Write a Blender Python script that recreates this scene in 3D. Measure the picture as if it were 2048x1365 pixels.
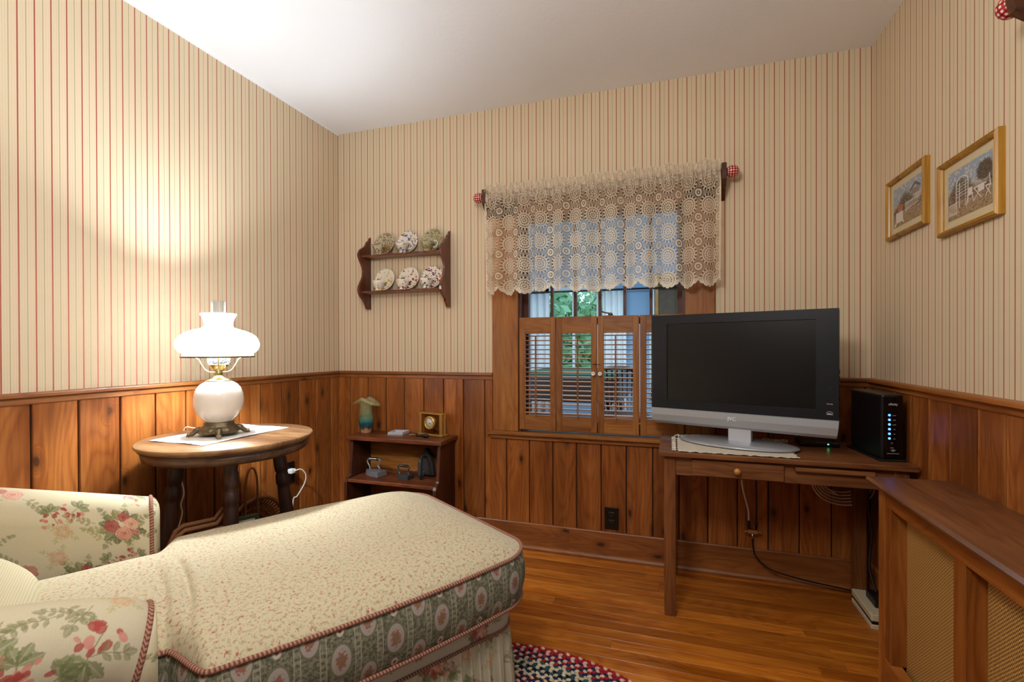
import bpy, bmesh, math, random
import numpy as np
from mathutils import Vector, Matrix
random.seed(7); rng = np.random.default_rng(7)
PI = math.pi
for o in list(bpy.data.objects): bpy.data.objects.remove(o)
SC = bpy.context.scene; COL = SC.collection
XL, XR, YB, YF, ZC = -1.997, .857, 2.455, -2.2, 2.44

# ---------------------------------------------------------------- camera, world, lights, exposure
cam = bpy.data.cameras.new('camera'); co = bpy.data.objects.new('camera', cam); COL.objects.link(co)
cam.sensor_width = 36; cam.lens = 36*934.86/2048; cam.clip_start = .02
cam.shift_x = (1024-1048.87)/2048; cam.shift_y = (699.42-682.5)/2048
d = Vector((-.30008724, .95390342, -.00398941)); r = Vector((.9539105, .3000775, -.00286379)); u = Vector((.00153465, .00466493, .99998794))
M = Matrix(((r.x, u.x, -d.x, 0), (r.y, u.y, -d.y, 0), (r.z, u.z, -d.z, 1.101), (0, 0, 0, 1)))
co.matrix_world = M; SC.camera = co

W = bpy.data.worlds.new('sky'); SC.world = W; W.use_nodes = True
bg = W.node_tree.nodes['Background']; bg.inputs[0].default_value = (.62, .82, 1, 1); bg.inputs[1].default_value = 2.2

def light(name, kind, loc, power, color, rot=(0, 0, 0), **kw):
    l = bpy.data.lights.new(name, kind); l.energy = power; l.color = color
    for k, v in kw.items(): setattr(l, k, v)
    o = bpy.data.objects.new(name, l); COL.objects.link(o); o.location = loc; o.rotation_euler = rot
    return o
# added fill light below the ceiling, has no fitting
light('fill_light', 'POINT', (-.35, .30, 1.92), 51, (1, .96, .91), shadow_soft_size=.18)
# added overhead area light, stands in for daylight in the sunroom
light('sunroom_fill', 'AREA', (-.9, 4.3, 2.50), 150, (.78, .90, 1), shape='RECTANGLE', size=2.6, size_y=2.6)
# the oil-lamp bulb
LAMP = (-1.687, 1.383)
light('lamp_bulb', 'POINT', (LAMP[0], LAMP[1], 1.154), 62, (.90, .96, 1), shadow_soft_size=.028)
SC.view_settings.view_transform = 'Standard'; SC.view_settings.look = 'None'
SC.view_settings.gamma = 1; SC.view_settings.use_curve_mapping = False
SC.view_settings.exposure = 0.12

# ---------------------------------------------------------------- node helper
def lin(c):
    if isinstance(c, str): c = [int(c[i:i+2], 16)/255 for i in (0, 2, 4)]
    return tuple((x/12.92 if x <= .04045 else ((x+.055)/1.055)**2.4) for x in c)
def L4(c): return (*lin(c), 1)
class NT:
    def __init__(s, name):
        s.m = bpy.data.materials.new(name); s.m.use_nodes = True; s.t = s.m.node_tree; s.N = s.t.nodes; s.K = s.t.links
        s.b = s.N['Principled BSDF']; s.out = s.N['Material Output']
    def put(s, sock, v):
        if isinstance(v, bpy.types.NodeSocket): s.K.new(v, sock)
        elif v is not None:
            if isinstance(v, str): v = L4(v)
            if hasattr(sock.default_value, '__len__') and not hasattr(v, '__len__'): v = [v]*len(sock.default_value)
            if hasattr(sock.default_value, '__len__') and len(sock.default_value) == 4 and len(v) == 3: v = (*v, 1)
            sock.default_value = v
    def n(s, ty, **kw):
        nd = s.N.new(ty)
        for k, v in kw.items(): setattr(nd, k, v)
        return nd
    def m1(s, op, a, b=None, c=None, clamp=False):
        nd = s.n('ShaderNodeMath', operation=op, use_clamp=clamp); s.put(nd.inputs[0], a)
        if b is not None: s.put(nd.inputs[1], b)
        if c is not None: s.put(nd.inputs[2], c)
        return nd.outputs[0]
    def vm(s, op, a, b=None):
        nd = s.n('ShaderNodeVectorMath', operation=op); s.put(nd.inputs[0], a)
        if b is not None: s.put(nd.inputs[3] if op == 'SCALE' else nd.inputs[1], b)
        return nd.outputs[1] if op in ('LENGTH', 'DOT_PRODUCT', 'DISTANCE') else nd.outputs[0]
    def mix(s, f, a, b, mode='MIX'):
        nd = s.n('ShaderNodeMix', data_type='RGBA', blend_type=mode); s.put(nd.inputs[0], f); s.put(nd.inputs[6], a); s.put(nd.inputs[7], b)
        return nd.outputs[2]
    def noise(s, v, sc=5, det=2, ro=.5, dist=0):
        nd = s.n('ShaderNodeTexNoise'); s.put(nd.inputs['Vector'], v); s.put(nd.inputs['Scale'], sc); nd.inputs['Detail'].default_value = det
        nd.inputs['Roughness'].default_value = ro; nd.inputs['Distortion'].default_value = dist
        return nd.outputs[0]
    def vor(s, v, sc=5, rnd=1):
        nd = s.n('ShaderNodeTexVoronoi'); s.put(nd.inputs['Vector'], v); nd.inputs['Scale'].default_value = sc; nd.inputs['Randomness'].default_value = rnd
        return nd
    def step(s, v, a, b):   # smoothstep from a to b -> 0..1
        nd = s.n('ShaderNodeMapRange', interpolation_type='SMOOTHSTEP'); s.put(nd.inputs[0], v)
        nd.inputs[1].default_value = a; nd.inputs[2].default_value = b
        return nd.outputs[0]
    def tc(s, w='Object'): return s.n('ShaderNodeTexCoord').outputs[w]
    def rand(s): return s.n('ShaderNodeObjectInfo').outputs['Random']
    def sep(s, v):
        nd = s.n('ShaderNodeSeparateXYZ'); s.put(nd.inputs[0], v); return nd.outputs
    def comb(s, x, y, z=0):
        nd = s.n('ShaderNodeCombineXYZ'); s.put(nd.inputs[0], x); s.put(nd.inputs[1], y); s.put(nd.inputs[2], z); return nd.outputs[0]
    def ramp(s, v, *st):
        nd = s.n('ShaderNodeValToRGB'); s.put(nd.inputs[0], v); e = nd.color_ramp.elements
        while len(e) < len(st): e.new(.5)
        for el, (p, c) in zip(e, st): el.position = p; el.color = L4(c)
        return nd.outputs[0]
    def bump(s, h, st=.3, dist=.002):
        nd = s.n('ShaderNodeBump'); nd.inputs['Strength'].default_value = st; nd.inputs['Distance'].default_value = dist
        s.put(nd.inputs['Height'], h); s.K.new(nd.outputs[0], s.b.inputs['Normal'])
    def base(s, c=None, rough=.5, metal=0, spec=.5, **kw):
        s.put(s.b.inputs['Base Color'], c); s.put(s.b.inputs['Roughness'], rough); s.put(s.b.inputs['Metallic'], metal)
        s.put(s.b.inputs['Specular IOR Level'], spec)
        for k, v in kw.items(): s.put(s.b.inputs[k.replace('_', ' ')], v)
        return s.m

def plain(name, c, rough=.5, metal=0, var=.06, sc=40, bump=0, **kw):
    t = NT(name); nz = t.noise(t.tc(), sc, 3)
    k = t.m1('MULTIPLY_ADD', nz, var*2, 1-var)
    col = t.mix(1, c, t.comb(k, k, k), 'MULTIPLY')
    if bump: t.bump(nz, bump, .001)
    return t.base(col, rough, metal, **kw)

def wood(name, dark, mid, light_, axis='Z', s=1., knots=0, rough=.42, var=.25, knotcol='34180a', coat=0, spec=.4, streak=1.):
    t = NT(name); rnd = t.rand()
    off = t.vm('SCALE', (13.1, 7.7, 5.3), None); 
    nd = off.node; t.put(nd.inputs[3], t.m1('MULTIPLY', rnd, 9.))
    v = t.vm('ADD', t.tc(), off)
    a = .05
    k = {'X': (a, 1, 1), 'Y': (1, a, 1), 'Z': (1, 1, a)}[axis]
    g = t.vm('MULTIPLY', v, tuple(x*s for x in k))
    soft = {'X': (.16, 1, 1), 'Y': (1, .16, 1), 'Z': (1, 1, .16)}[axis]
    lo = t.noise(t.vm('MULTIPLY', v, tuple(x*s for x in soft)), 5.5, 2, .5, .3)
    lofld = lo
    if knots:
        q = t.sep(v); ix = 'XYZ'.index(axis); oth = [q[i] for i in range(3) if i != ix]
        v2 = t.comb(t.m1('ADD', oth[0], oth[1]), q[ix], 0); kv = (8., 3.6, 1)
        nv = t.n('ShaderNodeTexNoise'); t.put(nv.inputs['Vector'], v2); nv.inputs['Scale'].default_value = 9; ws = t.vm('SCALE', nv.outputs[1], .035)
        vr = t.vor(t.vm('MULTIPLY', t.vm('ADD', v2, ws), kv), 1.)
        vr.voronoi_dimensions = '2D'
        dist = vr.outputs['Distance']; sel = t.m1('GREATER_THAN', t.sep(vr.outputs['Color'])[0], 1-knots)
        halo = t.m1('MULTIPLY', t.m1('SUBTRACT', 1, t.step(dist, .02, .24)), sel)
        lofld = t.m1('ADD', lo, t.m1('MULTIPLY', halo, .22))
    ring = t.m1('ABSOLUTE', t.m1('SINE', t.m1('MULTIPLY', lofld, 62.*streak)))
    fine = t.noise(g, 75, 5, .65)
    wide = t.noise(g, 14, 3, .5)
    f = t.m1('ADD', t.m1('MULTIPLY_ADD', ring, .12, .06), t.m1('ADD', t.m1('MULTIPLY', fine, .5), t.m1('MULTIPLY', wide, .5)))
    col = t.ramp(f, (.32, dark), (.58, mid), (.88, light_))
    br = t.m1('MULTIPLY_ADD', rnd, var*2, 1-var)
    col = t.mix(1, col, t.comb(br, t.m1('MULTIPLY_ADD', rnd, var*2.2, 1-var*1.1), t.m1('MULTIPLY_ADD', rnd, var*2.4, 1-var*1.2)), 'MULTIPLY')
    bl = t.noise(t.vm('ADD', t.vm('MULTIPLY', v, soft), (2, 5, 3)), 7, 3, .6); bk = t.m1('MULTIPLY_ADD', t.step(bl, .3, .7), .42, .70)
    col = t.mix(1, col, t.comb(bk, t.m1('POWER', bk, 1.15), t.m1('POWER', bk, 1.25)), 'MULTIPLY')
    if knots:
        k1 = t.m1('MULTIPLY', t.m1('SUBTRACT', 1, t.step(dist, .04, .09)), sel)
        col = t.mix(t.m1('MULTIPLY', halo, .55), col, knotcol)
        col = t.mix(t.m1('MULTIPLY', k1, .85), col, knotcol)
    t.bump(t.m1('ADD', fine, ring), .12, .0006)
    ro = t.m1('MULTIPLY_ADD', wide, .2, rough-.1)
    return t.base(col, ro, 0, spec, Coat_Weight=coat, Coat_Roughness=.25)

MAT = {}
MAT['pine'] = wood('knotty_pine', '4e220a', '84481c', 'ac6c32', 'Z', 1, .38, .36, .24)
MAT['pine_h'] = wood('pine_trim', '5a2b10', '824a20', 'a56c3a', 'X', 1, .16, .4, .12)
MAT['pine_y'] = wood('pine_trim_side', '5a2b10', '824a20', 'a56c3a', 'Y', 1, .16, .4, .12)
MAT['casing'] = wood('casing_pine', '66350f', '965a22', 'b27a38', 'Z', 1, 0, .42, .08)
MAT['shutter_v'] = wood('shutter_stile_pine', '60300e', '8a5220', 'a8743a', 'Z', 1, 0, .42, .12)
MAT['shutter_h'] = wood('shutter_rail_pine', '60300e', '8a5220', 'a8743a', 'X', 1, .2, .42, .12)
MAT['base_h'] = wood('baseboard_pine', '54290e', '7e481e', '9c6232', 'X', 1, .3, .42, .14)
MAT['oak'] = wood('oak_strip', '70360a', 'a35a16', 'cb822c', 'X', 1.2, 0, .3, .2, coat=.1)
MAT['groove'] = plain('groove_wood', '2c1206', .8)
MAT['walnut_x'] = wood('desk_wood', '44260f', '744626', '9c6a42', 'X', 1, 0, .36, .1, coat=.2)
MAT['walnut_z'] = wood('desk_leg_wood', '3c1e0e', '6e4020', '925c30', 'Z', 1, 0, .4, .12)
MAT['cover_y'] = wood('cover_top_wood', '44240f', '6a3f22', '865830', 'Y', 1, 0, .38, .08, coat=.25)
MAT['cover_z'] = wood('cover_frame_wood', '5f2d0c', '92521e', 'b27436', 'Z', 1, .25, .38, .14)
MAT['cover_ry'] = wood('cover_rail_wood', '5f2d0c', '92521e', 'b27436', 'Y', 1, .15, .38, .14)
MAT['dark_x'] = wood('dark_stand_wood', '301408', '5a2c14', '7e4424', 'X', 1, 0, .4, .1)
MAT['shaded_z'] = wood('shaded_stand_side', '220d06', '3c1b0d', '562c18', 'Z', 1, 0, .4, .1)  # stand wood again, with the shade of its sides put into the colour
MAT['standback'] = wood('stand_back_wood', '4a230a', '7c4816', 'a06a2a', 'X', 1, 0, .45, .1)
MAT['tabletop'] = wood('worn_table_top', '4e321e', '80593a', 'aa855a', 'X', 1, 0, .34, .02, streak=.5)
MAT['tableleg'] = wood('table_leg_wood', '170c08', '2c1810', '46281a', 'Z', 1, 0, .4, .1)
MAT['tableedge'] = wood('table_rim_wood', '2a1810', '4a2f20', '6b4a32', 'X', 1, 0, .35, .02)
MAT['rod'] = wood('rod_wood', '2f1a10', '4a2b1a', '6a4028', 'X', 1, 0, .5, .1)
MAT['mahog_z'] = wood('wall_shelf_wood', '331409', '5a2812', '7a3e20', 'Z', 1, 0, .3, .08, coat=.3)
MAT['mahog_x'] = wood('wall_shelf_board_wood', '331409', '5a2812', '7a3e20', 'X', 1, 0, .3, .08, coat=.3)
MAT['sash'] = wood('sash_wood', '2a1009', '4a2010', '6a3418', 'Z', 1, 0, .45, .08)
MAT['wicker'] = plain('wicker', '7a4c26', .7, var=.35, sc=90, bump=.5)
MAT['brass'] = plain('brass', 'e0bc6a', .28, .75, .08, 30)
MAT['palebrass'] = plain('pale_brass', 'cdbf8c', .3, 1, .06, 30)
MAT['gold'] = wood('gilt_frame', '7a5014', 'a87722', 'c99a3c', 'Z', 1, 0, .3, .02)
MAT['bronze'] = plain('antique_bronze', '6d5f49', .45, .85, .35, 120, .6)
MAT['iron'] = plain('cast_iron', '454342', .5, .5, .2, 80, .3)
MAT['iron_light'] = plain('worn_iron', '8c8a8e', .42, .6, .2, 60, .25)
MAT['chrome'] = plain('steel', 'b8b8ba', .2, 1, .05)
MAT['black'] = plain('black_plastic', '0c0c0f', .38, 0, .1)
MAT['tvblack'] = plain('tv_bezel', '15161b', .4, 0, .04, spec=.3)
MAT['silver'] = plain('silver_plastic', 'a8abb0', .32, .4, .03, 300)
MAT['silverlight'] = plain('pale_silver_plastic', 'c9ccd4', .28, .3, .03, 300)
MAT['whitecable'] = plain('white_cable', 'cfc8ba', .45, 0, .05)
MAT['white'] = plain('white_plastic', 'dcdad4', .4, 0, .04)
MAT['ceramic'] = plain('white_ceramic', 'e6e0d0', .15, 0, .03)
MAT['printer'] = plain('beige_plastic', 'cbbf9f', .45, 0, .05)
MAT['doily'] = plain('white_cotton', 'd8d6d0', .9, 0, .1, 260, .6)
MAT['cotton'] = plain('fringed_cotton', 'cfc6b4', .95, 0, .16, 180, .8)
MAT['print_black'] = plain('black_outlet', '090706', .35)
MAT['text'] = plain('pale_lettering', 'c9c9c9', .4)
MAT['texts'] = plain('raised_silver_lettering', 'f2f3f5', .3, 0)

def mk_screen():
    t = NT('tv_screen'); return t.base('0b0b0c', .3, 0, .4)
MAT['screen'] = mk_screen()
def mk_led(name, c, s):
    t = NT(name); t.base('000000', .4); t.put(t.b.inputs['Emission Color'], c); t.b.inputs['Emission Strength'].default_value = s; return t.m
MAT['blue_led'] = mk_led('blue_light', '3c7dff', 5); MAT['green_led'] = mk_led('green_light', '4dffa0', 5)

def mk_ceiling():
    t = NT('ceiling_plaster'); n1 = t.noise(t.tc(), 60, 4); t.bump(n1, .25, .003)
    return t.base(t.mix(t.noise(t.tc(), 1.3, 2), 'e8e8ec', 'f0f0f3'), .95, 0, .1)
MAT['ceiling'] = mk_ceiling()

def mk_paper(name, ax, off, per=.04315):
    t = NT(name); p = t.sep(t.tc())[ax]
    f = t.m1('FRACT', t.m1('DIVIDE', t.m1('SUBTRACT', p, off-10*per), per))     # 0 = centre of a red line
    dr = t.m1('MINIMUM', f, t.m1('SUBTRACT', 1, f))
    red = t.m1('SUBTRACT', 1, t.step(dr, .030, .060))
    dg = t.m1('ABSOLUTE', t.m1('SUBTRACT', f, .5))
    grn = t.m1('SUBTRACT', 1, t.step(dg, .014, .036))
    pk = t.m1('MULTIPLY', t.step(f, .58, .64), t.m1('SUBTRACT', 1, t.step(f, .9, .96)))
    col = t.mix(t.m1('MULTIPLY', pk, .55), 'd9c9ab', 'dfc8ad')
    for c0 in (.17, .33, .68, .84):
        dl = t.m1('ABSOLUTE', t.m1('SUBTRACT', f, c0))
        col = t.mix(t.m1('MULTIPLY', t.m1('SUBTRACT', 1, t.step(dl, .006, .02)), .3), col, 'ad9268')
    wv = t.noise(t.vm('MULTIPLY', t.tc(), (1, 1, .2)), 350, 2)
    col = t.mix(t.m1('MULTIPLY', wv, .12), col, 'b8a27a')
    col = t.mix(t.m1('MULTIPLY', grn, .75), col, '8f8250')
    col = t.mix(t.m1('MULTIPLY', red, .9), col, '97301f')
    return t.base(col, .75, 0, .25)
MAT['paper_back'] = mk_paper('striped_wallpaper_back', 0, -1.953)
MAT['paper_left'] = mk_paper('striped_wallpaper_left', 1, .9015)
MAT['paper_right'] = mk_paper('striped_wallpaper_right', 1, 1.5509)
MAT['plaster'] = plain('plain_plaster', '6f5a42', .9)

# fabrics -------------------------------------------------------
def mk_ditsy():
    t = NT('small_flower_print'); uv = t.n('ShaderNodeUVMap', uv_map='UV').outputs[0]
    wv = t.noise(t.vm('MULTIPLY', uv, (1, .25, 1)), 420, 2)
    col = t.mix(t.m1('MULTIPLY', wv, .35), 'bcb092', 'a2966f')
    n2 = t.noise(uv, 130, 4, .7)
    col = t.mix(t.m1('MULTIPLY', t.step(n2, .53, .60), .5), col, '767452')
    n3 = t.noise(t.vm('ADD', uv, (3, 1, 0)), 120, 3, .7)
    col = t.mix(t.m1('MULTIPLY', t.step(n3, .57, .61), .75), col, 'a0584e')
    v = t.vor(uv, 56, .8); dj = t.m1('ADD', v.outputs['Distance'], t.m1('MULTIPLY', t.noise(uv, 300, 2), .4))
    sel = t.m1('GREATER_THAN', t.sep(v.outputs['Color'])[0], .35)
    col = t.mix(t.m1('MULTIPLY', t.m1('MULTIPLY', t.m1('SUBTRACT', 1, t.step(dj, .30, .42)), sel), .8), col, '96403a')
    t.bump(wv, .25, .0008)
    return t.base(col, .9, 0, .15, Sheen_Weight=.15)
MAT['ditsy'] = mk_ditsy()
def mk_band():
    t = NT('medallion_print'); uv = t.n('ShaderNodeUVMap', uv_map='UV').outputs[0]; s = t.sep(uv); U, V = s[0], s[1]
    P = .125
    f = t.m1('FRACT', t.m1('DIVIDE', U, P))
    col = t.mix(t.step(t.noise(uv, 110, 4, .7), .42, .6), '545241', '7c7863')
    fc = t.m1('ABSOLUTE', t.m1('SUBTRACT', f, .5))       # lattice vines near border stripe at f=0/1
    for c0 in (.245, .255+.09):
        dl = t.m1('ABSOLUTE', t.m1('SUBTRACT', fc, c0))
        col = t.mix(t.m1('MULTIPLY', t.m1('SUBTRACT', 1, t.step(dl, .006, .014)), .6), col, 'a39e86')
    inb = t.m1('MULTIPLY', t.step(fc, .255, .26), t.m1('SUBTRACT', 1, t.step(fc, .335, .34)))
    dots = t.m1('GREATER_THAN', t.m1('SINE', t.m1('MULTIPLY', V, 2*PI/.014)), .1)
    col = t.mix(t.m1('MULTIPLY', t.m1('MULTIPLY', inb, dots), .28), col, 'a8a28c')
    def oval(u0, v0, pv, ru, rv):
        a = t.m1('SUBTRACT', t.m1('FRACT', t.m1('ADD', t.m1('DIVIDE', U, P), u0)), .5)
        b = t.m1('SUBTRACT', t.m1('FRACT', t.m1('ADD', t.m1('DIVIDE', V, pv), v0)), .5)
        return t.vm('LENGTH', t.comb(t.m1('DIVIDE', t.m1('MULTIPLY', a, P), ru), t.m1('DIVIDE', t.m1('MULTIPLY', b, pv), rv)))
    nz = t.noise(uv, 150, 3, .6)
    for (u0, v0, ru, rv) in ((0, .05, .021, .034), (.5, .55, .019, .032)):
        e = oval(u0, v0, .125, ru, rv)
        col = t.mix(t.m1('SUBTRACT', 1, t.step(e, 1.12, 1.2)), col, '6a6650')
        col = t.mix(t.m1('SUBTRACT', 1, t.step(e, .96, 1.03)), col, '988e84')
        en = t.m1('ADD', e, t.m1('MULTIPLY', t.m1('SUBTRACT', nz, .5), 1.6))
        col = t.mix(t.m1('MULTIPLY', t.m1('SUBTRACT', 1, t.step(en, .45, .6)), .8), col, '8a4438')
        g2 = t.m1('ADD', e, t.m1('MULTIPLY', t.m1('SUBTRACT', t.noise(t.vm('ADD', uv, (5, 2, 0)), 170, 3), .5), 2.2))
        col = t.mix(t.m1('MULTIPLY', t.m1('SUBTRACT', 1, t.step(g2, .25, .4)), .7), col, '6e6a44')
    e = oval(0, .55, .125, .009, .012)
    col = t.mix(t.m1('SUBTRACT', 1, t.step(e, .9, 1.05)), col, 'b0a295'); col = t.mix(t.m1('SUBTRACT', 1, t.step(e, .35, .5)), col, '874a42')
    t.bump(t.noise(uv, 500, 2), .2, .0006)
    return t.base(col, .9, 0, .15)
MAT['band'] = mk_band()
def mk_attr(name, rough=.85, weave=1):
    t = NT(name); c = t.n('ShaderNodeVertexColor', layer_name='col').outputs[0]
    if weave:
        nz = t.noise(t.tc(), 480, 3); k = t.m1('MULTIPLY_ADD', nz, .22, .89); c = t.mix(1, c, t.comb(k, k, k), 'MULTIPLY'); t.bump(nz, .2, .0006)
    return t.base(c, rough, 0, .18)
MAT['floral'] = mk_attr('rose_print_cotton'); MAT['braid'] = mk_attr('braided_cotton', .95); MAT['print'] = mk_attr('printed_picture', .35, 0)
def mk_piping():
    t = NT('striped_piping'); uv = t.n('ShaderNodeUVMap', uv_map='UV').outputs[0]; s = t.sep(uv)
    f = t.m1('FRACT', t.m1('ADD', t.m1('DIVIDE', s[0], .008), s[1])); nz = t.noise(t.tc(), 300, 2)
    col = t.mix(t.step(t.m1('ADD', f, t.m1('MULTIPLY', nz, .3)), .55, .75), '9c7a64', '743f36')
    return t.base(col, .9, 0, .15)
MAT['piping'] = mk_piping()
def mk_cord():
    t = NT('cream_corduroy'); s = t.sep(t.tc()); w = t.m1('SINE', t.m1('MULTIPLY', t.m1('ADD', s[0], s[2]), 1300.)); t.bump(w, .25, .001)
    return t.base(t.mix(t.m1('MULTIPLY_ADD', w, .2, .3), 'cfc4a4', 'a89c7c'), .95, 0, .1)
MAT['cord'] = mk_cord()
def mk_lace(name, col='e2d2ba'):
    t = NT(name); uv = t.n('ShaderNodeUVMap', uv_map='UV').outputs[0]; s = t.sep(uv); P = .116
    U = t.m1('DIVIDE', s[0], P); V = t.m1('DIVIDE', s[1], P)
    a = t.m1('SUBTRACT', t.m1('FRACT', U), .5); b = t.m1('SUBTRACT', t.m1('FRACT', V), .5)
    r1 = t.m1('DIVIDE', t.vm('LENGTH', t.comb(a, b)), 1.12)
    a2 = t.m1('SUBTRACT', t.m1('FRACT', t.m1('ADD', U, .5)), .5); b2 = t.m1('SUBTRACT', t.m1('FRACT', t.m1('ADD', V, .5)), .5)
    r2 = t.vm('LENGTH', t.comb(a2, b2))
    th = t.m1('ARCTAN2', b, a)
    gx = t.m1('SINE', t.m1('MULTIPLY', U, 2*PI*17)); gy = t.m1('SINE', t.m1('MULTIPLY', V, 2*PI*17))
    net = t.m1('LESS_THAN', t.m1('MULTIPLY', gx, gy), .22)      # open mesh
    def band(r, lo, hi): return t.m1('MULTIPLY', t.m1('GREATER_THAN', r, lo), t.m1('LESS_THAN', r, hi))
    spoke = lambda k: t.m1('GREATER_THAN', t.m1('SINE', t.m1('MULTIPLY', th, k)), 0.)
    solid = t.m1('MULTIPLY', net, .68)
    big = t.m1('LESS_THAN', r1, .40)
    m = t.m1('MAXIMUM', band(r1, .0, .035), band(r1, .075, .125))
    m = t.m1('MAXIMUM', m, t.m1('MULTIPLY', band(r1, .035, .075), spoke(6)))
    m = t.m1('MAXIMUM', m, t.m1('MULTIPLY', band(r1, .125, .175), spoke(12)))
    m = t.m1('MAXIMUM', m, band(r1, .175, .225)); m = t.m1('MAXIMUM', m, t.m1('MULTIPLY', band(r1, .225, .27), t.m1('MULTIPLY', spoke(26), .8)))
    m = t.m1('MAXIMUM', m, band(r1, .27, .32)); m = t.m1('MAXIMUM', m, t.m1('MULTIPLY', band(r1, .33, .40), spoke(18)))
    solid = t.m1('ADD', t.m1('MULTIPLY', m, big), t.m1('MULTIPLY', solid, t.m1('SUBTRACT', 1, big)))
    sm = t.m1('LESS_THAN', r2, .2)
    m2 = t.m1('MAXIMUM', band(r2, 0, .05), band(r2, .085, .17))
    solid = t.m1('ADD', t.m1('MULTIPLY', m2, sm), t.m1('MULTIPLY', solid, t.m1('SUBTRACT', 1, sm)))
    hem = t.m1('MULTIPLY', t.m1('GREATER_THAN', t.m1('SINE', t.m1('MULTIPLY', U, 2*PI*6)), -.7), 1)
    attr = t.n('ShaderNodeVertexColor', layer_name='dens').outputs[0]     # 1 at hem band and gathered heading
    dn = t.sep(attr)
    solid = t.m1('MAXIMUM', solid, t.m1('MULTIPLY', dn[0], .93))
    solid = t.m1('MULTIPLY_ADD', solid, .97, .02)
    nz = t.noise(t.tc(), 300, 2)
    t.base(t.mix(t.m1('MULTIPLY', dn[0], .6), t.mix(t.m1('MULTIPLY', nz, .5), col, 'c6b398'), 'f4e8d4'), .95, 0, .1)
    tr = t.n('ShaderNodeBsdfTranslucent'); t.put(tr.inputs[0], col)
    mx = t.n('ShaderNodeMixShader'); mx.inputs[0].default_value = .3; t.K.new(t.b.outputs[0], mx.inputs[1]); t.K.new(tr.outputs[0], mx.inputs[2])
    tp = t.n('ShaderNodeBsdfTransparent'); m3 = t.n('ShaderNodeMixShader'); t.K.new(solid, m3.inputs[0]); t.K.new(tp.outputs[0], m3.inputs[1]); t.K.new(mx.outputs[0], m3.inputs[2])
    t.K.new(m3.outputs[0], t.out.inputs[0]); return t.m
MAT['lace'] = mk_lace('cream_lace')
def mk_grille():
    t = NT('perforated_brass_sheet'); s = t.sep(t.tc()); P = .0092
    a = t.m1('SUBTRACT', t.m1('FRACT', t.m1('DIVIDE', s[1], P)), .5); b = t.m1('SUBTRACT', t.m1('FRACT', t.m1('DIVIDE', s[2], P)), .5)
    a2 = t.m1('SUBTRACT', t.m1('FRACT', t.m1('ADD', t.m1('DIVIDE', s[1], P), .5)), .5); b2 = t.m1('SUBTRACT', t.m1('FRACT', t.m1('ADD', t.m1('DIVIDE', s[2], P), .5)), .5)
    r1 = t.vm('LENGTH', t.comb(a, b)); r2 = t.vm('LENGTH', t.comb(a2, b2)); rr = t.m1('MINIMUM', r1, r2)
    hole = t.m1('SUBTRACT', 1, t.step(rr, .17, .22)); 
    col = t.mix(hole, 'cc9e58', '45280c'); t.bump(t.step(rr, .15, .35), .6, .002)
    return t.base(col, .42, .2, .5)
MAT['grille'] = mk_grille()
def mk_gingham():
    t = NT('red_gingham'); uv = t.n('ShaderNodeUVMap', uv_map='UV').outputs[0]; s = t.sep(uv)
    a = t.m1('GREATER_THAN', t.m1('FRACT', t.m1('MULTIPLY', s[0], 14)), .5); b = t.m1('GREATER_THAN', t.m1('FRACT', t.m1('MULTIPLY', s[1], 8)), .5)
    k = t.m1('MULTIPLY', t.m1('ADD', a, b), .5)
    return t.base(t.ramp(k, (0, 'e2d2c4'), (.5, 'b02028'), (1, '7c0f16')), .25, 0, .5)
MAT['gingham'] = mk_gingham()
def mk_opal():
    t = NT('opal_glass'); return t.base('eee6dc', .12, 0, .5, Subsurface_Weight=.25, Subsurface_Radius=(.05, .04, .03), Subsurface_Scale=.5)
MAT['opal'] = mk_opal()
def mk_shade():
    t = NT('lit_milk_glass'); t.base('f4f2ee', .3, 0, .4); t.put(t.b.inputs['Emission Color'], 'fff8ee'); t.b.inputs['Emission Strength'].default_value = .1
    tr = t.n('ShaderNodeBsdfTranslucent'); t.put(tr.inputs[0], 'f8f6f2'); mx = t.n('ShaderNodeMixShader'); mx.inputs[0].default_value = .44
    t.K.new(t.b.outputs[0], mx.inputs[1]); t.K.new(tr.outputs[0], mx.inputs[2]); t.K.new(mx.outputs[0], t.out.inputs[0]); return t.m
MAT['shade'] = mk_shade()
def mk_clear(name, tint, fac=.12, rough=.05):
    t = NT(name); g = t.n('ShaderNodeBsdfGlossy'); g.inputs['Roughness'].default_value = rough
    tp = t.n('ShaderNodeBsdfTransparent'); t.put(tp.inputs[0], tint); lw = t.n('ShaderNodeLayerWeight'); lw.inputs[0].default_value = .25
    f = t.m1('MULTIPLY_ADD', lw.outputs[0], .6, fac, clamp=True)
    m = t.n('ShaderNodeMixShader'); t.K.new(f, m.inputs[0]); t.K.new(tp.outputs[0], m.inputs[1]); t.K.new(g.outputs[0], m.inputs[2]); t.K.new(m.outputs[0], t.out.inputs[0]); return t.m
MAT['pane'] = mk_clear('window_glass', 'f2f6f8', -.05, .25); MAT['chimney'] = mk_clear('chimney_glass', 'eef2f5', .10, .25); MAT['smoke'] = mk_clear('amber_glass', 'f2dfc0', .04)
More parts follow.
